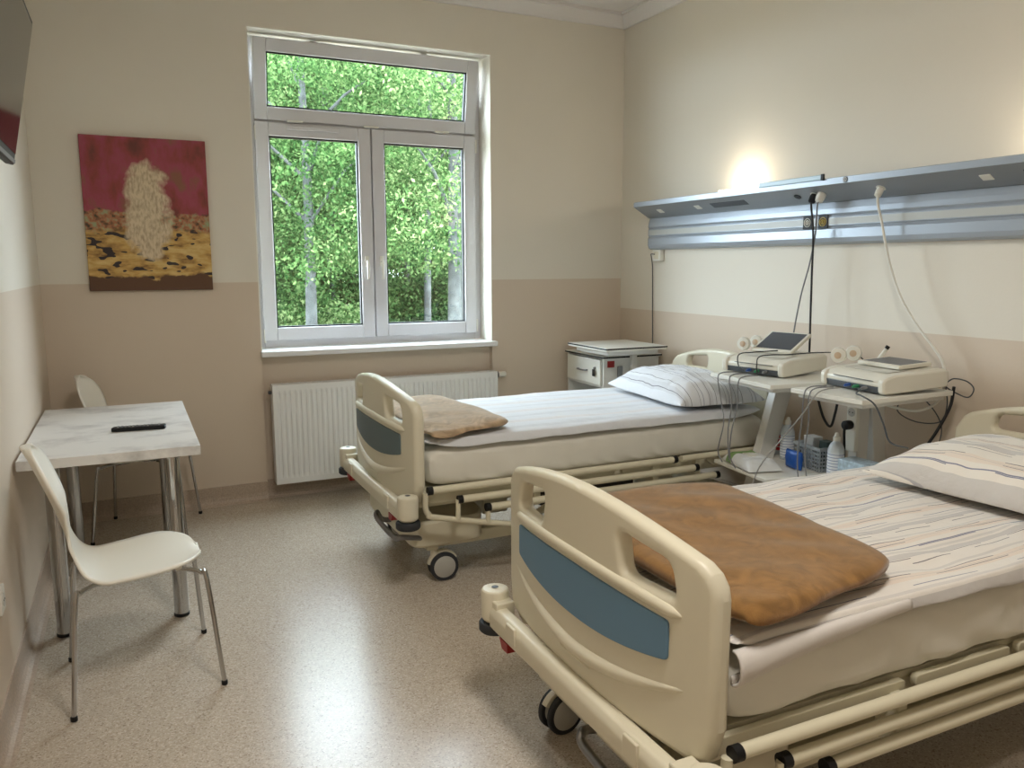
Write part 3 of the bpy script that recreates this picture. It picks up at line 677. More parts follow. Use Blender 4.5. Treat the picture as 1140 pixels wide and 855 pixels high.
    for x in (0.62, 1.68):
        MB().bx(x - 0.07, x + 0.07, -0.11, 0.11, 0.21, 0.40 + fz).build('lift_column', M_CREAMM, b, bevel=0.006)
    MB().bx(0.86, 1.46, -0.15, 0.15, 0.225, 0.36 + fz).build('motor_box', mat('motor box dark', rgb(62, 60, 56), 0.6), b, bevel=0.01)
    for s in (-0.28, 0.28): MB().tube([(0.72, s, 0.21), (1.15, s, 0.36 + fz)], 0.022, 4).build('lift_arm', M_CREAMM, b)
    # brake pedal bar
    pz = 0.035 + fz
    m = MB().tube(smooth_path([(0.11, -0.04, 0.225), (0.03, -0.03, 0.235), (0.0, -0.045, 0.205 + pz), (-0.012, -0.09, 0.185 + pz), (-0.012, -0.36, 0.175 + pz), (0.01, -0.42, 0.19 + pz), (0.11, -0.385, 0.235)], 6), 0.013, 10)
    m.build('brake_pedal', M_STEEL, b)
    # casters
    for x, s, a in ((0.19, -1, turn[0]), (0.19, 1, turn[1]), (1.98, -1, 20), (1.98, 1, -15)):
        if True:
            y = s * 0.34; R_ = 0.07
            c = bpy.data.objects.new('caster', None); COL.objects.link(c); c.parent = b; c.location = (x, y, 0); c.rotation_euler = (0, 0, math.radians(a))
            for w in (-1, 1):
                t = MB().lathe([(0.054, -0.010), (0.066, -0.010), (0.07, -0.006), (0.07, 0.006), (0.066, 0.010), (0.054, 0.010)], (-0.045, w * 0.024, R_), 'Y', 32)
                t.build('tyre', M_RUBBER, c)
                MB().lathe([(0.050, -0.0125), (0.055, -0.009), (0.055, 0.009), (0.050, 0.0125)], (-0.045, w * 0.024, R_), 'Y', 32).build('hub_disc', M_HUB, c)
            h = MB().tube([(0.0, 0, 0.09), (0.0, 0, 0.19)], 0.016, 14)
            hood = [(-0.045 + 0.078 * math.cos(a), R_ + 0.078 * math.sin(a)) for a in [PI * (0.05 + 0.8 * k / 12) for k in range(13)]]
            hood += [(-0.045 + 0.05 * math.cos(a), R_ + 0.05 * math.sin(a)) for a in [PI * (0.85 - 0.8 * k / 12) for k in range(13)]]
            h.prism(hood, 'Y', -0.0125, 0.0125); h.build('fork', M_CREAM, c, bevel=0.002)
    return b

def folds(x, y, a, s, o):
    """long soft creases"""
    return a * (nz(x * 0.6, y * 2.0, o, s) + 0.5 * nz(x * 1.5 + y, y * 3.0, o + 5, s * 1.9))

def mattress(loc, lift, label, drop, seed):
    cx, cy = loc[0], loc[1]; zt, zb = 0.640 + lift, 0.452 + lift
    def wr(q, u, v, s):
        k = max(0.0, (abs(v) - 0.80) / 0.20) ** 0.5; h = (zt - q.z) / (zt - zb)
        if abs(v) > 0.8:   # sheet pulled over the sides: fan shaped tucks
            n1 = nz(q.x * 2.6 + h * 1.4, h * 0.8, seed, 1.0) + 0.9 * abs(nz(q.x * 6 - h * 2.6, h * 0.6, seed + 3, 1.0)) * 2 - 0.4
            q.y += math.copysign(min(0.011, 0.013 * n1) * k * min(1, h * 3), v)
            if drop and h > 0.5: q.z += max(0, 0.004 + 0.026 * nz(q.x * 2.4, 3, seed, 1) + 0.010 * nz(q.x * 9, 1, seed, 1)) * k * (h - 0.5) * 2
        if abs(u) > 0.93: q.x += 0.008 * nz(q.y * 8 + q.z * 5, q.z * 3, seed, 1)
        if s > 0: q.z += 0.004 * nz(q.x * 5, q.y * 5, seed, 1)
        return q
    o = MB(); slab(o, 0.112, 2.105, -0.478, 0.478, zt, zb, 180, 90, p=22, wr=wr, corner=3, q=0.22)
    o = o.build('mattress', M_SHEET, loc=(cx, cy, 0), sharp=80); tag(o, label, 'mattress')
    return o

def duvet(loc, lift, label, m_, seed, x0, x1, y0, y1, amp, roll=False):
    zt, zb = 0.690 + lift, 0.645 + lift
    def wr(q, u, v, s):
        calm = 0.25 + 0.75 * max(0.0, min(1.0, (q.x - 0.75) / 0.15)) * max(0.0, min(1.0, (1.5 - q.x) / 0.12))   # weighed down under blanket and pillow
        if s > 0: q.z += calm * folds(q.x, q.y, amp, 2.6, seed) * (1 - max(abs(u), abs(v)) ** 20 * 0.7) + calm * amp * 0.35 * nz(q.x * 3, q.y * 9, seed, 1)
        q.z = max(q.z, zb) if s < 0 else max(q.z, zb + 0.004)
        # the long sides sag over the edge of the mattress
        k = max(0.0, abs(q.y) - 0.489) / 0.011
        q.y += math.copysign(0.006 * k * abs(nz(q.x * 4, 1, seed, 1)), v); q.z -= 0.022 * k + (0.010 * k * nz(q.x * 5, 3, seed, 1))
        return q
    o = MB(); slab(o, x0, x1, y0, y1, zt, zb, 130, 90, p=16, wr=wr, corner=5)
    o = o.build('duvet', m_, loc=(loc[0], loc[1], 0), sharp=80); tag(o, label, 'duvet')
    if roll:   # the foot corner turned under into a soft roll
        def hem(a, c):
            x = 0.114 + 0.56 * a; f = (1 - a) ** 1.3; th = c * 1.35 * PI
            d = 0.012 + 0.028 * f; yy = y0 + 0.014 - d * 0.75 * math.sin(min(th, PI)) ** 0.8 * (1 if th < PI else 0.3) - 0.010; zz = 0.672 - 0.014 * f - d * (1 - math.cos(th))
            return (x, yy - 0.003 * nz(x * 9, c, seed, 1), zz + 0.004 * nz(x * 7, c * 2, seed + 2, 1))
        MB().grid(50, 18, hem).build('rolled_corner', M_SHEET2, o, solid=0.006)
    return o

def blanket(loc, lift, label, m_, seed, pts, th):
    """folded fleece: quadrilateral outline (four corners, local), domed and soft"""
    A, B, C_, D_ = [Vector((p[0], p[1], 0)) for p in pts]; o = MB(); zb = 0.701 + lift; nx, ny = 70, 60
    def wr(q, u, v, s):
        a, c = (u * (1 - 0.09 * abs(v) ** 5) + 1) / 2, (v * (1 - 0.07 * abs(u) ** 6) + 1) / 2
        p = A * (1 - a) * (1 - c) + B * a * (1 - c) + C_ * a * c + D_ * (1 - a) * c
        w = 0.016 * nz(p.x * 3, p.y * 3, seed, 1) + 0.010 * nz(p.x * 7 + p.y * 4, p.y * 6, seed, 1)
        z = q.z + (w if s > 0 else 0)
        p.x += 0.02 * nz(p.y * 4, u, seed, 1) * abs(u) ** 4; p.y += 0.02 * nz(p.x * 5, v, seed, 1) * abs(v) ** 4
        out = max(0.0, abs(p.y) - 0.50); z -= out * 0.6
        return (p.x, p.y, max(z, 0.680 + lift) if out > 0 else z)
    slab(o, -1, 1, -1, 1, zb + th, zb, nx, ny, p=9, wr=wr, corner=0, q=0.42)
    o = o.build('folded_blanket', m_, loc=(loc[0], loc[1], 0), sharp=80); tag(o, label, 'blanket'); return o

def pillow(loc, label, m_, seed, hx, hy, th, rz, tilt):
    o = MB(); nx, ny = 60, 80
    def wr(q, u, v, s):
        k = max(0.0, 1 - abs(u) ** 3.2) ** 0.55 * max(0.0, 1 - abs(v) ** 3.6) ** 0.55
        r = 1 - 0.07 * (1 - abs(u * v) ** 2)
        x, y = u * hx * (1 - 0.05 * (1 - v * v) * abs(u)), v * hy * (1 - 0.05 * (1 - u * u) * abs(v))
        top = 0.88 if s > 0 else 0.12
        z = s * th * top * k + (0.010 * nz(x * 9, y * 9, seed, 1) + 0.006 * nz(x * 22, y * 18, seed, 1)) * (1 if s > 0 else 0.2) * min(1, k * 3 + 0.2)
        z += 0.012 * abs(u * v) ** 6
        return (x, y, z + th * 0.12)
    slab(o, -1, 1, -1, 1, 1, -1, nx, ny, wr=wr)
    o = o.build('pillow', m_, loc=loc, sharp=80, rot=(0, tilt, rz)); tag(o, label, 'pillow'); return o

NEAR, FAR, FL = (1.035, 1.785, 0), (1.05, 3.83, 0), 0.04
bed(NEAR, 0.0, 'cream hospital bed with a blue footboard panel, nearest the camera', M_BLUE, (200, 8))
bed(FAR, FL, 'cream hospital bed with a dark grey footboard panel by the window', M_GREYBLUE, (176, 168))
mattress(NEAR, 0, 'mattress in a white fitted sheet on the bed nearest the camera', True, 1.3)
mattress(FAR, FL, 'mattress in a white fitted sheet on the bed by the window', False, 7.7)
duvet(NEAR, 0, 'cream duvet with broken dark stripes spread over the nearest bed', M_DUVET, 3.1, 0.108, 2.08, -0.500, 0.495, 0.021, True)
duvet(FAR, FL, 'pale blue white duvet spread flat over the bed by the window', M_DUVET2, 11.4, 0.108, 2.08, -0.500, 0.495, 0.010)
blanket(NEAR, 0, 'brown fleece blanket folded over the foot of the nearest bed', M_BROWN, 2.2, [(0.112, -0.545), (0.73, -0.44), (0.78, 0.36), (0.115, 0.49)], 0.065)
blanket(FAR, FL, 'beige fleece blanket folded over the foot of the bed by the window', M_BEIGE, 9.2, [(0.112, -0.545), (0.56, -0.48), (0.48, 0.40), (0.115, 0.48)], 0.045)
pillow((2.80, 1.66, 0.707), 'large cream pillow with dark stripes on the nearest bed', M_PILLOW, 4.4, 0.335, 0.44, 0.165, math.radians(4), 0)
pillow((2.87, 3.74, 0.742), 'blue white striped pillow on the bed by the window', M_PILLOW2, 6.1, 0.265, 0.43, 0.165, math.radians(-6), 0)

#@@REST@@
# ------------------------------------------------------------------ bedhead supply unit on the right wall
def supply_unit():
    y0, y1 = 0.55, 4.80
    t = thing('bedhead_supply_unit', 'long aluminium bedhead supply unit with uplights running along the right wall', 'supply unit', (XR, 0, 0))
    P = lambda pts: [(x - XR, z) for x, z in pts]
    def run(poly): m = MB(); m.prism(poly, 'Y', y0, y1); return m
    up = P([(3.232, 1.900), (3.232, 1.928), (3.245, 1.934), (3.414, 1.945), (3.414, 1.826), (3.369, 1.826), (3.352, 1.832)])
    m = run(up); hs = m.build('lamp_housing', M_ALUD, t, bevel=0.002)
    m = MB().prism(P([(3.2285, 1.900), (3.2285, 1.930), (3.232, 1.931), (3.232, 1.899)]), 'Y', y0, y1); m.build('front_lip', M_ALU, hs)
    lo = P([(3.414, 1.825), (3.372, 1.825), (3.362, 1.79), (3.358, 1.765), (3.366, 1.755), (3.360, 1.745), (3.360, 1.705), (3.366, 1.698), (3.358, 1.685), (3.358, 1.64), (3.366, 1.618), (3.385, 1.608), (3.414, 1.606)])
    run(lo).build('fascia', M_ALU, t, sharp=25)
    m = MB().bx(-0.056, -0.0535, y0, y1, 1.708, 1.742); plabel(m.build('fascia_strip', mat('fascia strip cream', rgb(184, 186, 182), 0.4), t), 'cream strip along the fascia')
    cap = [(x - 0.002 * (x < -0.05), z) for x, z in up]
    m = MB().prism(up, 'Y', y1, y1 + 0.008); m.prism(lo, 'Y', y1, y1 + 0.008); m.build('end_plate', M_ALUD, t)
    sl = Matrix.Rotation(math.radians(-28.8), 3, 'Y')
    # reading lamps, switches and sockets let into the sloping underside
    for y in (3.89, 1.95):
        MB().box((3.298 - XR, y, 1.8645), (0.05, 0.31, 0.006), Matrix.Rotation(math.radians(28.8), 3, 'Y')).build('reading_lamp', M_DGREY, hs, bevel=0.001)
    for y in (4.18, 4.58, 2.27):
        MB().box((3.298 - XR, y, 1.8645), (0.04, 0.05, 0.010), Matrix.Rotation(math.radians(28.8), 3, 'Y')).build('switch', M_WHITEP, hs, bevel=0.002)
    n = Vector((-0.48, 0, -0.877))
    b = Vector((3.298 - XR, 3.335, 1.866)); MB().tube([b, b + n * 0.006], 0.020, 16).build('empty_port', M_BLACK, hs)
    for y in (3.215, 3.165, 2.80): 
        b = Vector((3.298 - XR, y, 1.866)); MB().tube([b, b + n * 0.004], 0.024, 16).build('mains_socket', M_WHITEP, hs)
    # perspex tray clipped on the lip
    m = MB().bx(-0.196, -0.187, 3.10, 3.555, 1.926, 1.952); tr = m.build('lip_cover', mat('pale blue cover', rgb(176, 200, 214), 0.25), hs, bevel=0.003)
    MB().bx(-0.198, -0.186, 3.088, 3.104, 1.924, 1.955).build('cover_end', M_BLACK, tr)
    # round emblem on the lip
    b = Vector((-0.187, 2.955, 1.9155)); e = MB().tube([b, b + Vector((-0.002, 0, 0))], 0.014, 20).build('round_emblem', mat('emblem blue', rgb(52, 64, 88), 0.4), hs)
    m = MB().tube([(-0.1892, 2.955 + 0.0095 * math.cos(a), 1.9155 + 0.0095 * math.sin(a)) for a in [2 * PI * k / 20 for k in range(20)]], 0.0016, 6, closed=True)
    m.tube([(-0.1892, 2.951, 1.909), (-0.1892, 2.957, 1.916), (-0.1892, 2.952, 1.922)], 0.0014, 6); m.build('emblem_ring', M_WHITEP, e)
    # gas outlets: black square plate with a pale ring
    for y, c in ((3.313, M_WHITEP), (3.205, mat('outlet yellow', rgb(204, 180, 96), 0.4))):
        o = MB().bx(-0.0605, -0.0552, y - 0.032, y + 0.032, 1.690, 1.760).build('gas_outlet', M_BLACK, t, bevel=0.001)
        m = MB()
        for r in (0.022, 0.012):
            m.tube([(-0.0615, y + r * math.cos(a), 1.725 + r * math.sin(a)) for a in [2 * PI * k / 24 for k in range(24)]], 0.0022, 6, closed=True)
        m.tube([(-0.0615, y, 1.717), (-0.0615, y, 1.733)], 0.003, 6); m.build('outlet_ring', c, o)
    for y in (3.85, 1.98):
        u = MB().bx(-0.15, -0.06, y - 0.10, y + 0.10, 1.9375, 1.9445).build('uplight_diffuser', M_LAMP, hs)
        lamp('uplight_lamp', 'POINT', (XR - 0.085, y, 1.957), UPLIGHT, (1.0, 0.86, 0.66), shadow_soft_size=0.01)
UPLIGHT = 2.4
supply_unit()

def wall_socket(label, loc, left, two):
    t = thing('wall_socket', label, 'socket', loc)
    s = 1 if left else -1
    MB().bx(min(0, s * 0.012), max(0, s * 0.012), -0.042, 0.042, -0.042, 0.042).build('cover_plate', M_WHITEP, t, bevel=0.004)
    MB().tube([(s * 0.0115, 0, 0), (s * 0.0145, 0, 0)], 0.022, 20).build('socket_face', mat('socket face', rgb(206, 204, 196), 0.4), t)
    MB().tube([(s * 0.0145, -0.009, 0), (s * 0.0155, -0.009, 0)], 0.003, 8).tube([(s * 0.0145, 0.009, 0), (s * 0.0155, 0.009, 0)], 0.003, 8).build('contact_holes', M_BLACK, t)
wall_socket('small white socket plate low on the left wall near the skirting', (XL, 2.97, 0.42), True, False)
def bed_connector():
    t = thing('call_socket', 'white box socket on the right wall under the far end of the bedhead unit', 'socket', (XR, 4.735, 1.567))
    MB().bx(-0.035, 0, -0.045, 0.045, -0.04, 0.04).build('housing', M_WHITEP, t, bevel=0.004)
    MB().bx(-0.038, -0.034, -0.028, 0.028, -0.026, 0.026).build('cover_plate', M_CREAM, t, bevel=0.002)
bed_connector()

# ------------------------------------------------------------------ cables
def cable(name, label, pts, r, m_, plug=None, cat='cable', n=8):
    t = MB().tube(smooth_path(pts, n), r, 8)
    o = t.build(name, m_); tag(o, label, cat)
    if plug: MB().tube(plug[0], plug[1], 14).build('plug', plug[2], o)
    return o
M_GREYC = mat('grey cable', rgb(122, 122, 124), 0.5)
M_BCABLE = mat('black cable', rgb(28, 28, 30), 0.5)
sx, sz = 3.298, 1.866
nn = (-0.48, -0.877)
def plugpts(y): return [(sx + nn[0] * d, y, sz + nn[1] * d) for d in (0.005, 0.02, 0.045, 0.05)]
cable('power_cable', 'black power cord hanging from the bedhead unit behind the raised screen monitor', [(sx - 0.022, 3.215, sz - 0.042), (3.272, 3.21, 1.80), (3.285, 3.20, 1.66), (3.29, 3.20, 1.47), (3.285, 3.19, 1.26), (3.27, 3.17, 1.08), (3.26, 3.16, 0.985)], 0.0055, M_BCABLE, ([*plugpts(3.215)], [0.018, 0.02, 0.018, 0.010], M_BLACK))
cable('power_cable', 'thin grey cord with a white plug hanging beside the black cord on the right wall', [(sx - 0.022, 3.165, sz - 0.042), (3.275, 3.172, 1.80), (3.30, 3.20, 1.66), (3.31, 3.24, 1.50), (3.31, 3.29, 1.33), (3.29, 3.31, 1.12), (3.275, 3.30, 1.0)], 0.004, M_GREYC, ([*plugpts(3.165)], [0.022, 0.024, 0.02, 0.012], M_WHITEP))
cable('power_cable', 'white cord hanging from the bedhead unit and looping round the flat screen monitor', [(sx - 0.02, 2.80, sz - 0.042), (3.285, 2.80, 1.78), (3.30, 2.785, 1.70), (3.31, 2.74, 1.52), (3.32, 2.67, 1.35), (3.33, 2.58, 1.22), (3.34, 2.49, 1.12), (3.345, 2.44, 1.05), (3.345, 2.425, 0.97), (3.30, 2.415, 0.885), (3.20, 2.43, 0.845), (3.16, 2.52, 0.845), (3.12, 2.62, 0.87)], 0.0062, M_WHITEP, ([*plugpts(2.80)], [0.016, 0.018, 0.016, 0.008], M_WHITEP))
cable('signal_cable', 'thin dark cord dropping down the right wall from the box socket to the bedside cabinet', [(3.375, 4.745, 1.575), (3.36, 4.77, 1.576), (3.385, 4.80, 1.56), (3.405, 4.81, 1.47), (3.405, 4.80, 1.20), (3.405, 4.79, 0.92), (3.405, 4.80, 0.75)], 0.0032, M_DGREY)
cable('signal_cable', 'dark cable looping out past the right end of the flat screen monitor', [(3.285, 2.42, 0.965), (3.32, 2.40, 0.968), (3.33, 2.37, 0.99), (3.335, 2.31, 0.985), (3.335, 2.275, 0.955), (3.335, 2.30, 0.915), (3.335, 2.37, 0.93), (3.325, 2.415, 0.955)], 0.003, M_DGREY)
cable('signal_cable', 'thin dark cable hanging in a loose loop behind the flat screen monitor cart', [(3.335, 2.41, 0.95), (3.34, 2.40, 0.86), (3.34, 2.43, 0.78), (3.34, 2.56, 0.76), (3.34, 2.66, 0.80), (3.34, 2.60, 0.885), (3.34, 2.50, 0.86), (3.34, 2.42, 0.76), (3.34, 2.44, 0.62), (3.34, 2.47, 0.5)], 0.0028, M_DGREY)
cable('power_cable', 'thick black cord slanting down from the flat screen monitor behind the nearest bed', [(3.322, 2.36, 0.955), (3.326, 2.375, 0.86), (3.31, 2.42, 0.74), (3.295, 2.48, 0.62), (3.285, 2.52, 0.50), (3.28, 2.54, 0.34)], 0.007, M_BCABLE)
cable('power_cable', 'black cord hanging in a narrow loop under the raised screen monitor cart', [(3.2, 3.06, 0.894), (3.2, 3.03, 0.82), (3.2, 2.985, 0.72), (3.2, 2.935, 0.68), (3.2, 2.91, 0.75), (3.2, 2.895, 0.83), (3.2, 2.89, 0.894)], 0.0065, M_BCABLE)

# ------------------------------------------------------------------ bedside cabinet
def cabinet():
    t = thing('bedside_cabinet', 'white bedside cabinet with a flip up tray in the corner beyond the far bed', 'cabinet', (2.915, 4.665, 0))
    w, d, h = 0.46, 0.50, 0.86
    m = MB(); m.bx(0.0, w, 0, 0.018, 0.09, h); m.bx(0, w, d - 0.018, d, 0.09, h); m.bx(w - 0.015, w, 0.018, d - 0.018, 0.09, h); m.bx(0.0, w - 0.015, 0.018, d - 0.018, 0.09, 0.11); m.bx(0.005, w - 0.015, 0.018, d - 0.018, 0.655, 0.67); m.bx(0.005, w - 0.015, 0.018, d - 0.018, 0.38, 0.395)
    m.build('body', M_WHITEM, t, bevel=0.002)
    tp = MB().bx(-0.015, w + 0.012, -0.015, d + 0.012, h, h + 0.02).build('cabinet_top', M_WHITEP, t, bevel=0.003)
    MB().bx(-0.017, w + 0.014, -0.017, d + 0.014, h + 0.004, h + 0.015).build('edge_strip', M_BLACK, tp)
    dr = MB().bx(-0.016, 0.002, 0.02, d - 0.02, 0.675, h - 0.008).build('drawer', M_WHITEP, t, bevel=0.003)
    MB().tube(smooth_path([(-0.016, 0.31, 0.765), (-0.035, 0.30, 0.763), (-0.035, 0.20, 0.763), (-0.016, 0.19, 0.765)], 5), 0.006, 8).build('drawer_handle', M_STEEL, dr)
    m = MB().lathe([(0.009, 0), (0.009, 0.012)], (-0.028, 0.085, 0.79), 'X', 12); lk = m.build('lock', M_STEEL, dr)
    MB().bx(-0.032, -0.028, 0.07, 0.10, 0.735, 0.782).build('key_fob', M_BLACK, lk)
    MB().bx(-0.014, 0.002, 0.02, d - 0.02, 0.12, 0.385).build('door', M_WHITEP, t, bevel=0.003)
    plabel(MB().bx(0.03, 0.085, -0.004, 0.0, 0.80, 0.845).build('tag', M_RED, t), 'red tag on the cabinet side')
    # column, knob and tray
    MB().bx(0.20, 0.24, -0.05, -0.018, 0.10, 0.935).build('tray_column', M_WHITEM, t, bevel=0.004)
    k = MB(); 
    for i in range(6):
        a = 2 * PI * i / 6; k.lathe([(0.006, 0), (0.012, 0.004), (0.012, 0.016), (0.006, 0.02)], (0.27 + 0.02 * math.cos(a), -0.04, 0.735 + 0.02 * math.sin(a)), 'Y', 10)
    k.lathe([(0.02, -0.002), (0.024, 0.004), (0.024, 0.016), (0.02, 0.022)], (0.27, -0.04, 0.735), 'Y', 16)
    k.tube([(0.27, -0.03, 0.735), (0.238, -0.03, 0.735)], 0.008); k.build('clamp_knob', M_BLACK, t)
    b = MB().bx(-0.135, 0.345, -0.25, 0.26, 0.938, 0.962).build('tray_top', M_WHITEP, t, bevel=0.004)
    MB().bx(-0.137, 0.347, -0.252, 0.262, 0.950, 0.959).build('tray_edge', M_BLACK, b)
    MB().bx(-0.09, 0.31, -0.20, 0.22, 0.905, 0.938).build('tray_frame', M_WHITEM, b, bevel=0.006)
    for x in (0.05, w - 0.05):
        for y in (0.05, d - 0.05):
            MB().lathe([(0.02, -0.01), (0.035, -0.008), (0.035, 0.008), (0.02, 0.01)], (x, y, 0.035), 'Y', 18).tube([(x, y, 0.03), (x, y, 0.09)], 0.01).build('caster', M_DGREY, t)
    return t
cabinet()
def handset():
    t = thing('bed_handset', 'grey corded bed handset clipped to the side of the bedside cabinet', 'handset', (3.03, 4.643, 0.70))
    MB().bx(-0.02, 0.02, -0.014, 0.0, 0, 0.11).build('casing', M_GREY, t, bevel=0.005)
    MB().tube(smooth_path([(0, -0.007, 0), (0.003, -0.01, -0.06), (-0.004, -0.012, -0.2), (0.0, -0.012, -0.4), (0.02, -0.012, -0.58)], 6), 0.004).build('cord', M_GREYC, t)
handset()

# ------------------------------------------------------------------ monitor carts
def cart(label, loc, rz, w, legs):
    t = thing('monitor_cart', label, 'cart', loc, math.radians(rz)); dp = 0.58
    tp = MB().bx(0, dp, 0, w, 0.918, 0.94).build('cart_top', M_WHITEP, t, bevel=0.003)
    MB().bx(0.03, dp - 0.03, 0.02, w - 0.02, 0.898, 0.918).build('top_frame', M_WHITEM, tp, bevel=0.003)
    MB().bx(0.0, 0.50, 0.0, w - (0.06 if w > 0.45 else 0), 0.465, 0.483).build('shelf', M_WHITEP, t, bevel=0.003)
    for (xt, xb, zb, ww, y0, y1) in legs:
        MB().prism([(xt, 0.898), (xt + ww, 0.898), (xb + ww, zb), (xb, zb)], 'Y', y0, y1).build('leg', M_WHITEM, t, bevel=0.004)
    m = MB().bx(-0.10, 0.54, 0.0, 0.06, 0.055, 0.085); m.bx(-0.10, 0.54, w - 0.06, w, 0.055, 0.085); m.bx(0.20, 0.26, 0.06, w - 0.06, 0.055, 0.085); m.build('base', M_WHITEM, t, bevel=0.004)
    for x in (-0.07, 0.50):
        for y in (0.03, w - 0.03):
            MB().lathe([(0.015, -0.011), (0.027, -0.009), (0.027, 0.009), (0.015, 0.011)], (x, y, 0.0275), 'Y', 18).build('caster', M_DGREY, t)
    return t
C1, R1, W1 = (2.69, 2.834, 0), -6, 0.50
C2, R2, W2 = (2.724, 2.339, 0), 1, 0.395
cart('white cart between the beds, under the monitor with the raised screen', C1, R1, W1, [(0.33, 0.11, 0.085, 0.10, 0.36, 0.42)])
c2 = cart('white cart beside the nearest bed, under the monitor with the flat screen', C2, R2, W2, [(0.375, 0.375, 0.085, 0.075, 0.325, 0.375), (0.455, 0.56, 0.085, 0.085, 0.325, 0.375)])
def world(C, R, p):
    a = math.radians(R); return (C[0] + p[0] * math.cos(a) - p[1] * math.sin(a), C[1] + p[0] * math.sin(a) + p[1] * math.cos(a), p[2])
def strip():
    t = thing('power_strip', 'white power strip with a black plug on the leg of the nearer cart', 'power strip', world(C2, R2, (0.348, 0.345, 0.615)), math.radians(R2))
    MB().bx(0, 0.026, -0.028, 0.028, 0, 0.235).build('housing', M_WHITEP, t, bevel=0.005)
    for z in (0.19, 0.13):
        s = MB().lathe([(0.020, -0.002), (0.021, 0.0), (0.018, 0.001)], (-0.001, 0, z), 'X', 20).build('socket_face', mat('socket face grey', rgb(190, 190, 186), 0.4), t)
        MB().bx(-0.0035, -0.0025, -0.011, -0.006, z - 0.003, z + 0.003).bx(-0.0035, -0.0025, 0.006, 0.011, z - 0.003, z + 0.003).build('contact_holes', M_BLACK, s)
    p = MB().lathe([(0.012, -0.045), (0.022, -0.04), (0.023, -0.015), (0.021, -0.004)], (0, 0, 0.13), 'X', 18)
    p.tube(smooth_path([(-0.035, 0, 0.13), (-0.045, -0.003, 0.10), (-0.042, -0.006, 0.02), (-0.042, -0.008, -0.10), (-0.04, -0.01, -0.13)], 6), 0.006); plabel(p.build('plug_and_cord', M_BLACK, t), 'black plug and cord')
strip()

# ------------------------------------------------------------------ fetal monitors
M_MON = mat('monitor casing', rgb(222, 218, 204), 0.4)
def monitor(label, loc, rz, tilt, raised):
    t = thing('fetal_monitor', label, 'monitor', loc, math.radians(rz)); w = 0.375; dp = 0.36
    MB().prism(round_poly([(0.005, 0.006), (dp, 0.022), (dp, 0.05), (0.0, 0.036)], 0.004, 3), 'Y', 0.004, w - 0.004).build('lower_case', M_DGREY, t, bevel=0.003)
    pr = [(0.0, 0.034), (-0.002, 0.055), (0.02, 0.078), (0.06, 0.086), (0.30, 0.102), (0.36, 0.102), (dp, 0.09), (dp, 0.046)]
    sh = MB().prism(pr, 'Y', 0.012, w - 0.012).build('upper_case', M_MON, t, bevel=0.006)
    for y0, y1 in ((-0.004, 0.03), (w - 0.03, w + 0.004)):   # bulged end cheeks
        ck = round_poly([(-0.006, 0.004), (dp + 0.002, 0.02), (dp + 0.004, 0.10), (0.05, 0.088), (-0.01, 0.07)], 0.022, 5)
        MB().prism(ck, 'Y', y0, y1).build('end_cheek', M_MON, t, bevel=0.008)
    MB().prism([(0.075, 0.0885), (0.20, 0.0970), (0.20, 0.0985), (0.075, 0.0900)], 'Y', 0.06, w - 0.06).build('paper_drawer', mat('paper drawer', rgb(206, 203, 192), 0.4), sh, bevel=0.001)
    MB().bx(-0.008, -0.002, 0.06, w - 0.08, 0.0585, 0.0605).build('drawer_gap', M_DGREY, sh)
    for k, c in enumerate((M_GREY, mat('green plug', rgb(50, 130, 90), 0.4), mat('blue plug', rgb(50, 84, 150), 0.4))):
        MB().tube([(0.006, 0.10 + 0.05 * k, 0.026), (-0.02, 0.10 + 0.05 * k, 0.024), (-0.03, 0.10 + 0.05 * k, 0.022)], [0.008, 0.008, 0.004], 10).build('lead_plug', c, t)
    h = bpy.data.objects.new('display', None); COL.objects.link(h); h.parent = t; h.location = (0.16, 0, 0.0985) if raised else (0.15, 0, 0.0985); h.rotation_euler = (0, math.radians(-tilt), 0)
    MB().bx(0.0, 0.19, 0.07, w - 0.06, 0.0, 0.018).build('screen_case', M_MON, h, bevel=0.004)
    MB().bx(0.022, 0.178, 0.085, w - 0.075, 0.018, 0.0192).build('screen', mat('dull lcd', rgb(78, 80, 84), 0.35), h)
    return t
m1 = world(C1, R1, (0.19, 0.155, 0.94)); m2 = world(C2, R2, (0.165, 0.03, 0.94))
monitor('white fetal monitor with its screen tilted up, on the cart between the beds', m1, 10, 28, True)
monitor('white fetal monitor with its screen folded flat, on the cart beside the nearest bed', m2, -5, 3, False)
def transducer(label, loc, rz, grp=None):
    t = thing('transducer', label, 'transducer', loc, rz); 
    MB().lathe([(0.018, -0.016), (0.034, -0.014), (0.037, -0.004), (0.035, 0.008), (0.024, 0.012), (0.018, 0.012)], (0, 0, 0.0375), 'X', 24).build('disc', M_WHITEP, t)
    MB().lathe([(0.010, -0.02), (0.016, -0.018), (0.016, -0.014)], (0, 0, 0.037), 'X', 18).build('button', mat('beige button', rgb(200, 176, 150), 0.5), t)
for (C, R, p, l) in ((C1, R1, (0.235, 0.545, 1.042), 'white disc transducer standing left of the raised screen monitor, nearer the front of its pair'),
                     (C1, R1, (0.325, 0.560, 1.047), 'white disc transducer standing left of the raised screen monitor, nearer the wall of its pair'),
                     (C2, R2, (0.275, 0.375, 1.042), 'white disc transducer behind the flat screen monitor, nearer the front of its pair'),
                     (C2, R2, (0.37, 0.370, 1.047), 'white disc transducer behind the flat screen monitor, nearer the wall of its pair')):
    q = world(C, R, p); transducer(l, q, math.radians(R + 25))
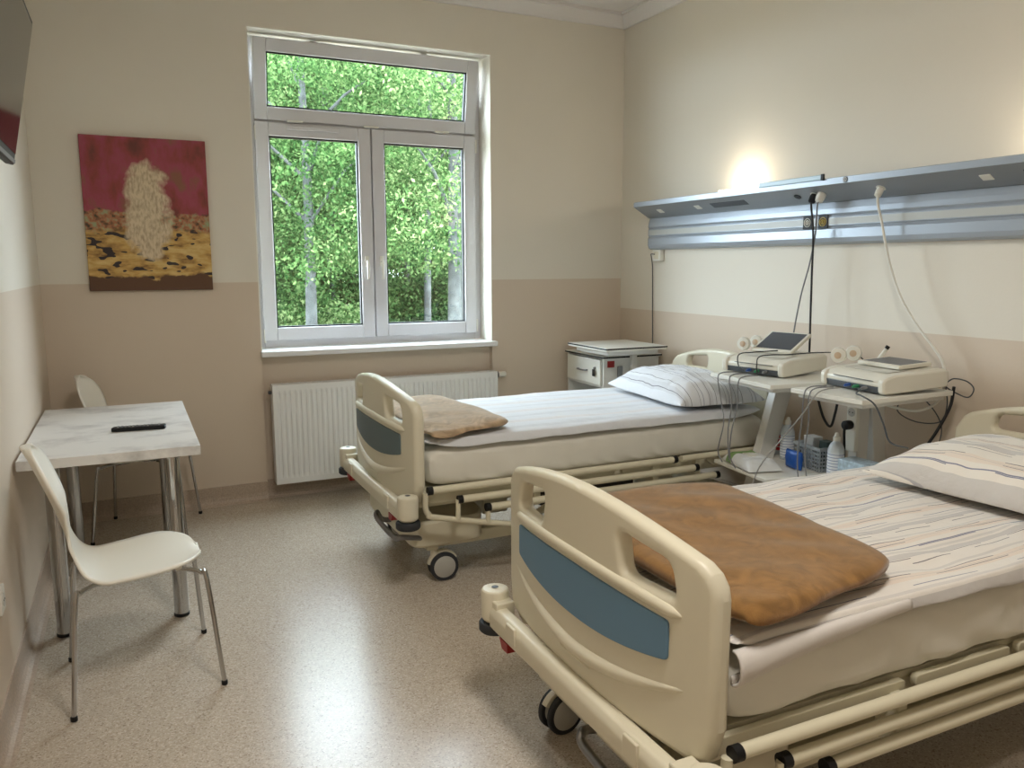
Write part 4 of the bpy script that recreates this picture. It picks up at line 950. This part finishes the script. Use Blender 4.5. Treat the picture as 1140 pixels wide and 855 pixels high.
def marker(label, base, tip):
    o = MB().tube([base, [base[i] + (tip[i] - base[i]) * 0.82 for i in range(3)]], [0.010, 0.008], 10).build('event_marker', M_WHITEP); tag(o, label, 'event marker')
    MB().tube([[base[i] + (tip[i] - base[i]) * 0.82 for i in range(3)], tip], 0.010, 10).build('push_button', M_BLACK, o)
marker('white patient event marker with a black tip standing behind the flat screen monitor', world(C2, R2, (0.50, 0.345, 1.04)), world(C2, R2, (0.535, 0.315, 1.115)))

# leads
cable('signal_cable', 'grey lead hanging before the far pillow, leftmost of three from the cart edge', [(2.80, 3.20, 0.955), (2.71, 3.20, 0.955), (2.675, 3.19, 0.93), (2.68, 3.17, 0.83), (2.68, 3.14, 0.71), (2.68, 3.175, 0.56), (2.69, 3.15, 0.50)], 0.0032, M_GREYC)
cable('signal_cable', 'grey lead hanging from the cart edge by the far pillow, middle of the three', [(2.80, 3.12, 0.955), (2.71, 3.115, 0.955), (2.672, 3.10, 0.93), (2.68, 3.085, 0.81), (2.68, 3.105, 0.67), (2.68, 3.09, 0.52)], 0.0032, M_GREYC)
cable('signal_cable', 'grey lead hanging from the cart edge by the far pillow, rightmost of the three', [(2.80, 3.04, 0.955), (2.71, 3.035, 0.955), (2.668, 3.03, 0.93), (2.68, 3.045, 0.81), (2.68, 3.08, 0.67), (2.68, 3.085, 0.55), (2.69, 3.05, 0.49)], 0.0032, M_GREYC)
cable('signal_cable', 'grey lead dropping straight from the left edge of the flat screen monitor cart', [(2.84, 2.64, 0.955), (2.73, 2.635, 0.955), (2.695, 2.63, 0.92), (2.70, 2.64, 0.80), (2.70, 2.655, 0.63), (2.70, 2.635, 0.49)], 0.003, M_GREYC)
cable('signal_cable', 'grey lead dropping beside the blue pouch from the flat screen monitor cart', [(2.84, 2.60, 0.955), (2.73, 2.60, 0.955), (2.695, 2.60, 0.92), (2.70, 2.60, 0.80), (2.70, 2.612, 0.66), (2.70, 2.585, 0.50)], 0.003, M_GREYC)
cable('signal_cable', 'long pale grey lead sweeping down to the left across the open shelves', [(2.84, 2.56, 0.957), (2.74, 2.55, 0.957), (2.66, 2.53, 0.94), (2.64, 2.58, 0.85), (2.64, 2.70, 0.71), (2.63, 2.81, 0.57), (2.62, 2.85, 0.46), (2.62, 2.88, 0.33)], 0.003, mat('pale grey cable', rgb(156, 154, 150), 0.5))
cable('signal_cable', 'dark lead curling from the front of the flat screen monitor down over the cart edge', [(2.86, 2.47, 0.962), (2.78, 2.42, 0.955), (2.72, 2.34, 0.96), (2.715, 2.27, 0.935), (2.72, 2.225, 0.86), (2.735, 2.20, 0.79), (2.78, 2.15, 0.77)], 0.0035, M_DGREY)
cable('signal_cable', 'dark lead arching over the front of the raised screen monitor', [(2.815, 3.16, 0.965), (2.815, 3.20, 0.985), (2.832, 3.22, 1.04), (2.90, 3.19, 1.052), (2.96, 3.15, 1.058), (3.0, 3.12, 1.062)], 0.003, M_BCABLE)
cable('signal_cable', 'dark lead lying across the top of the raised screen monitor towards its right end', [(2.822, 3.07, 0.963), (2.826, 3.08, 1.0), (2.85, 3.08, 1.045), (2.95, 3.00, 1.056), (3.05, 2.92, 1.068), (3.15, 2.87, 1.068), (3.245, 2.82, 1.05), (3.29, 2.80, 0.985)], 0.003, M_BCABLE)

# ------------------------------------------------------------------ shelf contents
M_CLEAR = mat('translucent bottle', rgb(214, 222, 228), 0.3, trans=0.25)
def label_mat(name, base, ink, freq):
    m, n, b = new_mat(name); b.inputs['Roughness'].default_value = 0.5
    tc = n.nodes.new('ShaderNodeTexCoord'); s = n.nodes.new('ShaderNodeTexWave'); s.bands_direction = 'Z'; s.inputs['Scale'].default_value = freq; s.inputs['Distortion'].default_value = 0
    L(n, tc.outputs['Object'], s.inputs['Vector']); r = n.nodes.new('ShaderNodeValToRGB'); r.color_ramp.elements[0].position = 0.12; r.color_ramp.elements[1].position = 0.2
    r.color_ramp.elements[0].color = ink; r.color_ramp.elements[1].color = base; L(n, s.outputs['Fac'], r.inputs['Fac']); L(n, r.outputs['Color'], b.inputs['Base Color']); return m
M_LBL = label_mat('printed label', rgb(222, 226, 232), rgb(140, 156, 186), 22)
M_RLBL = label_mat('red printed label', rgb(190, 40, 48), rgb(226, 210, 206), 14)
def bottle(label, loc, r, h, m_, lbl, frac):
    t = thing('gel_bottle', label, 'bottle', loc)
    MB().lathe([(r * 0.92, 0), (r, 0.004), (r, h * 0.60), (r * 0.97, h * 0.66), (r * 0.72, h * 0.77), (r * 0.4, h * 0.82), (r * 0.38, h * 0.84)], n=28).build('body', m_, t)
    MB().lathe([(r * 0.44, h * 0.83), (r * 0.44, h * 0.91), (r * 0.3, h * 0.93), (r * 0.24, h * 0.99), (r * 0.16, h)], n=20).build('nozzle_cap', M_WHITEP, t)
    MB().lathe([(r * 1.012, h * frac[0]), (r * 1.012, h * frac[1])], n=28).build('paper_label', lbl, t)
SH = 0.4845
bottle('clear gel bottle with a red label on the far cart shelf behind the leg', world(C1, R1, (0.40, 0.425, SH)), 0.030, 0.205, M_CLEAR, M_RLBL, (0.12, 0.56))
bottle('pale blue gel bottle beside the red labelled bottle on the far cart shelf', world(C1, R1, (0.36, 0.310, SH)), 0.036, 0.225, M_CLEAR, M_LBL, (0.06, 0.58))
bottle('pale blue gel bottle standing alone on the shelf nearest the power strip', world(C2, R2, (0.26, 0.345, SH)), 0.038, 0.23, M_CLEAR, M_LBL, (0.06, 0.58))
def basket(label, loc, rz, lx, ly, h, m_, name='storage_basket', cat='basket'):
    t = thing(name, label, cat, loc, math.radians(rz)); m = MB(); th = 0.004
    m.bx(-lx / 2, lx / 2, -ly / 2, ly / 2, 0, th)
    for s in (-1, 1):
        for a, l in (('y', lx), ('x', ly)):
            n = max(5, int(l / 0.018)); o = (ly if a == 'y' else lx) / 2 - th / 2
            for k in range(n + 1):
                p = -l / 2 + l * k / n; c = (p, s * o, h / 2) if a == 'y' else (s * o, p, h / 2); m.box(c, (0.006, 0.003, h) if a == 'y' else (0.003, 0.006, h))
            for z in [h * q for q in (0.1, 0.26, 0.42, 0.58, 0.74)]:
                c = (0, s * o, z) if a == 'y' else (s * o, 0, z); m.box(c, (l, 0.003, h * 0.07) if a == 'y' else (0.003, l, h * 0.07))
    m.build('mesh_sides', m_, t)
    r = MB(); 
    for s in (-1, 1): r.bx(-lx / 2 - 0.004, lx / 2 + 0.004, s * ly / 2 - 0.005, s * ly / 2 + 0.005, h - 0.016, h + 0.002); r.bx(s * lx / 2 - 0.005, s * lx / 2 + 0.005, -ly / 2 + 0.005, ly / 2 - 0.005, h - 0.016, h + 0.002)
    r.build('rim', m_, t, bevel=0.002)
M_BASK = mat('grey blue basket plastic', rgb(160, 168, 174), 0.5)
basket('grey perforated plastic basket on the far cart shelf beside the blue pouch', world(C1, R1, (0.40, 0.115, SH)), R1, 0.15, 0.19, 0.12, M_BASK)
def carton(label, loc, rz, s, m_, name, cat):
    o = MB().box((0, 0, s[2] / 2), s).build(name, m_, loc=loc, bevel=0.002, rot=(0, 0, math.radians(rz))); tag(o, label, cat); return o
carton('white paper carton standing in the grey perforated basket', world(C1, R1, (0.39, 0.15, SH + 0.005)), R1, (0.06, 0.07, 0.15), mat('white carton', rgb(208, 210, 212), 0.6), 'paper_carton', 'carton')
carton('small dark green carton standing in the grey perforated basket', world(C1, R1, (0.40, 0.062, SH + 0.005)), R1 + 4, (0.05, 0.055, 0.14), mat('dark green carton', rgb(58, 74, 72), 0.6), 'paper_carton', 'carton')
def pouch():
    o = MB(); 
    def wr(q, u, v, s): 
        k = (max(0, 1 - abs(u) ** 4) * max(0, 1 - abs(v) ** 4)) ** 0.5
        return (s * 0.022 * k + 0.004 * nz(u * 3, v * 3, 1, 1), u * 0.056, 0.046 + v * 0.046)
    slab(o, -1, 1, -1, 1, 1, -1, 24, 24, wr=wr)
    o = o.build('soft_pouch', mat('bright blue plastic film', rgb(28, 84, 168), 0.35), loc=world(C1, R1, (0.265, 0.135, SH)), rot=(0, 0, math.radians(R1))); tag(o, 'bright blue soft pouch standing on the far cart shelf before the grey basket', 'pouch')
pouch()
t = thing('strap_box', 'small clear tub with a blue base beside the bottle on the nearest cart shelf', 'tub', world(C2, R2, (0.275, 0.225, SH)), math.radians(R2))
MB().bx(-0.055, 0.055, -0.075, 0.075, 0, 0.032).build('base', mat('blue tub base', rgb(34, 88, 160), 0.4), t, bevel=0.004)
MB().bx(-0.054, 0.054, -0.074, 0.074, 0.032, 0.12).build('clear_upper', mat('milky blue plastic', rgb(170, 190, 204), 0.3, var=0.25, vscale=70), t, bevel=0.004)
def wipes():
    t = thing('wipes_packet', 'crumpled white packet of wipes with a green end lying on the far cart shelf', 'packet', world(C1, R1, (0.10, 0.255, SH)), math.radians(R1 - 8))
    def wr(q, u, v, s):
        k = (max(0, 1 - abs(u) ** 5) * max(0, 1 - abs(v) ** 5)) ** 0.6; x, y = u * 0.09, v * 0.15
        return (x, y, 0.006 + (0.05 if s > 0 else 0.005) * k * (1 if s > 0 else -1) + (0.008 * nz(x * 30, y * 30, 3, 1) * k if s > 0 else 0))
    m, n, b = new_mat('packet film'); b.inputs['Roughness'].default_value = 0.35; tc = n.nodes.new('ShaderNodeTexCoord'); s = n.nodes.new('ShaderNodeSeparateXYZ'); L(n, tc.outputs['Object'], s.inputs[0])
    r = n.nodes.new('ShaderNodeValToRGB'); r.color_ramp.interpolation = 'CONSTANT'; e = r.color_ramp.elements; mp = n.nodes.new('ShaderNodeMapRange'); mp.inputs['From Min'].default_value = -0.15; mp.inputs['From Max'].default_value = 0.15; L(n, s.outputs['Y'], mp.inputs['Value'])
    e[0].color = rgb(222, 224, 224); e[1].position = 0.66; e[1].color = rgb(130, 168, 96); x = e.new(0.84); x.color = rgb(224, 226, 222); L(n, mp.outputs[0], r.inputs['Fac']); L(n, r.outputs['Color'], b.inputs['Base Color'])
    o = MB(); slab(o, -1, 1, -1, 1, 1, -1, 40, 60, wr=wr); o.build('film_wrap', m, t)
    MB().bx(-0.03, 0.03, -0.045, 0.045, 0.052, 0.058).build('resealable_flap', M_WHITEP, t, bevel=0.003)
wipes()

# ------------------------------------------------------------------ unseen ceiling panel added to fill the room with light
def added_fill_lamp(x, y):
    t = thing('added_fill_light', 'square white fill light panel added overhead, out of view', 'fill light', (x, y, ZC))
    MB().bx(-0.31, 0.31, -0.31, 0.31, -0.06, 0).build('housing', M_WHITEM, t, bevel=0.004)
    MB().bx(-0.28, 0.28, -0.28, 0.28, -0.064, -0.06).build('diffuser', emit('fill panel diffuser', (1, 0.9, 0.76, 1), 3.0), t)
    l = lamp('added_fill_lamp', 'AREA', (x, y, ZC - 0.07), FILL_W, (1.0, 0.95, 0.88), shape='SQUARE', size=0.56)
FILL_W = 43.0
added_fill_lamp(0.85, 0.9)

# ------------------------------------------------------------------ trees outside
LEAFM = [leaves_mesh(1, 130, 200, 2.2, 1.4, 5.2, 0.038, 0.24), leaves_mesh(2, 150, 200, 2.6, 1.4, 5.6, 0.040, 0.26), leaves_mesh(3, 380, 170, 2.8, 1.2, 10.0, 0.060, 0.34)]
BUSH = [leaves_mesh(7, 70, 120, 1.2, 0.1, 1.3, 0.05, 0.25), leaves_mesh(8, 90, 120, 1.4, 0.1, 1.9, 0.06, 0.3)]
TREES = [(2.93, 14.71, .24, 0, 'tall'), (4.69, 20.47, .25, 0, 'slim'), (5.93, 23.26, .2, 1, 'slim'), (8.01, 24.73, .2, 1, 'slim'), (6.64, 18.87, .2, 0, 'dark'), (5.49, 13.96, .30, 1, 'stout'),
         (8.56, 28.75, .2, 1, 'slim'), (4.82, 27.58, .25, 2, 'far'), (3.12, 21.78, .2, 2, 'far'), (8.89, 20.13, .25, 1, 'far'), (9.53, 34.72, .3, 2, 'far'), (8.09, 37.13, .3, 2, 'far'), (12.51, 33.76, .3, 2, 'far'), (3.27, 31.83, .3, 2, 'far'),
         (14.69, 28.43, .3, 2, 'far'), (13.93, 41.74, .3, 2, 'far'), (8.74, 47.2, .3, 2, 'far'), (18.35, 42.18, .3, 2, 'far'), (0.6, 24.0, .3, 2, 'far'), (-1.0, 33.0, .3, 2, 'far'), (13.0, 22.0, .3, 2, 'far'), (0.2, 16.5, .25, 1, 'far')]
LBL = ['leafy tree left of the middle mullion with the thickest trunk in the left pane', 'slim tree in the middle of the left window pane', 'slim pale tree at the right edge of the left window pane', 'slim tree at the left of the right window pane',
       'dark slim tree in the middle of the right window pane', 'tree with a stout pale trunk at the right edge of the right window pane']
for i, (x, y, r, k, kind) in enumerate(TREES):
    t = thing('tree', LBL[i] if i < len(LBL) else 'leafy green tree in the wood beyond the window', 'tree', (x, y, GZ), i * 1.3, 'trees outside the window' if i >= len(LBL) else None)
    trunk_mb(i, 9.5 if k == 2 else 6.0, r * 0.5, 0.4 * math.sin(i * 2)).build('trunk', M_BARK, t)
    f = bpy.data.objects.new('foliage', LEAFM[k]); COL.objects.link(f); f.parent = t; f.location = (0, 0, 0.8 if k < 2 else 0.3); t.scale = (1, 1, max(1.0, min(1.35, y / 30))) if k == 2 else (1, 1, max(1, y / 16))
    if not LEAFM[k].materials: LEAFM[k].materials.append(M_LEAF[k % 2])
for i, (x, y, k) in enumerate([(3.6, 17.5, 0), (5.6, 21.5, 1), (7.4, 22.5, 1), (2.6, 18.8, 1), (9.6, 26.0, 1), (10.8, 29.0, 1), (11.4, 24.0, 1)]):
    s = bpy.data.objects.new('shrub', BUSH[k]); COL.objects.link(s); s.location = (x, y, GZ); s.rotation_euler = (0, 0, i * 2.1); tag(s, 'low green shrub under the trees outside the window', 'shrub', 'shrubs under the trees outside')
    if not BUSH[k].materials: BUSH[k].materials.append(M_LEAF[(k + 1) % 2])
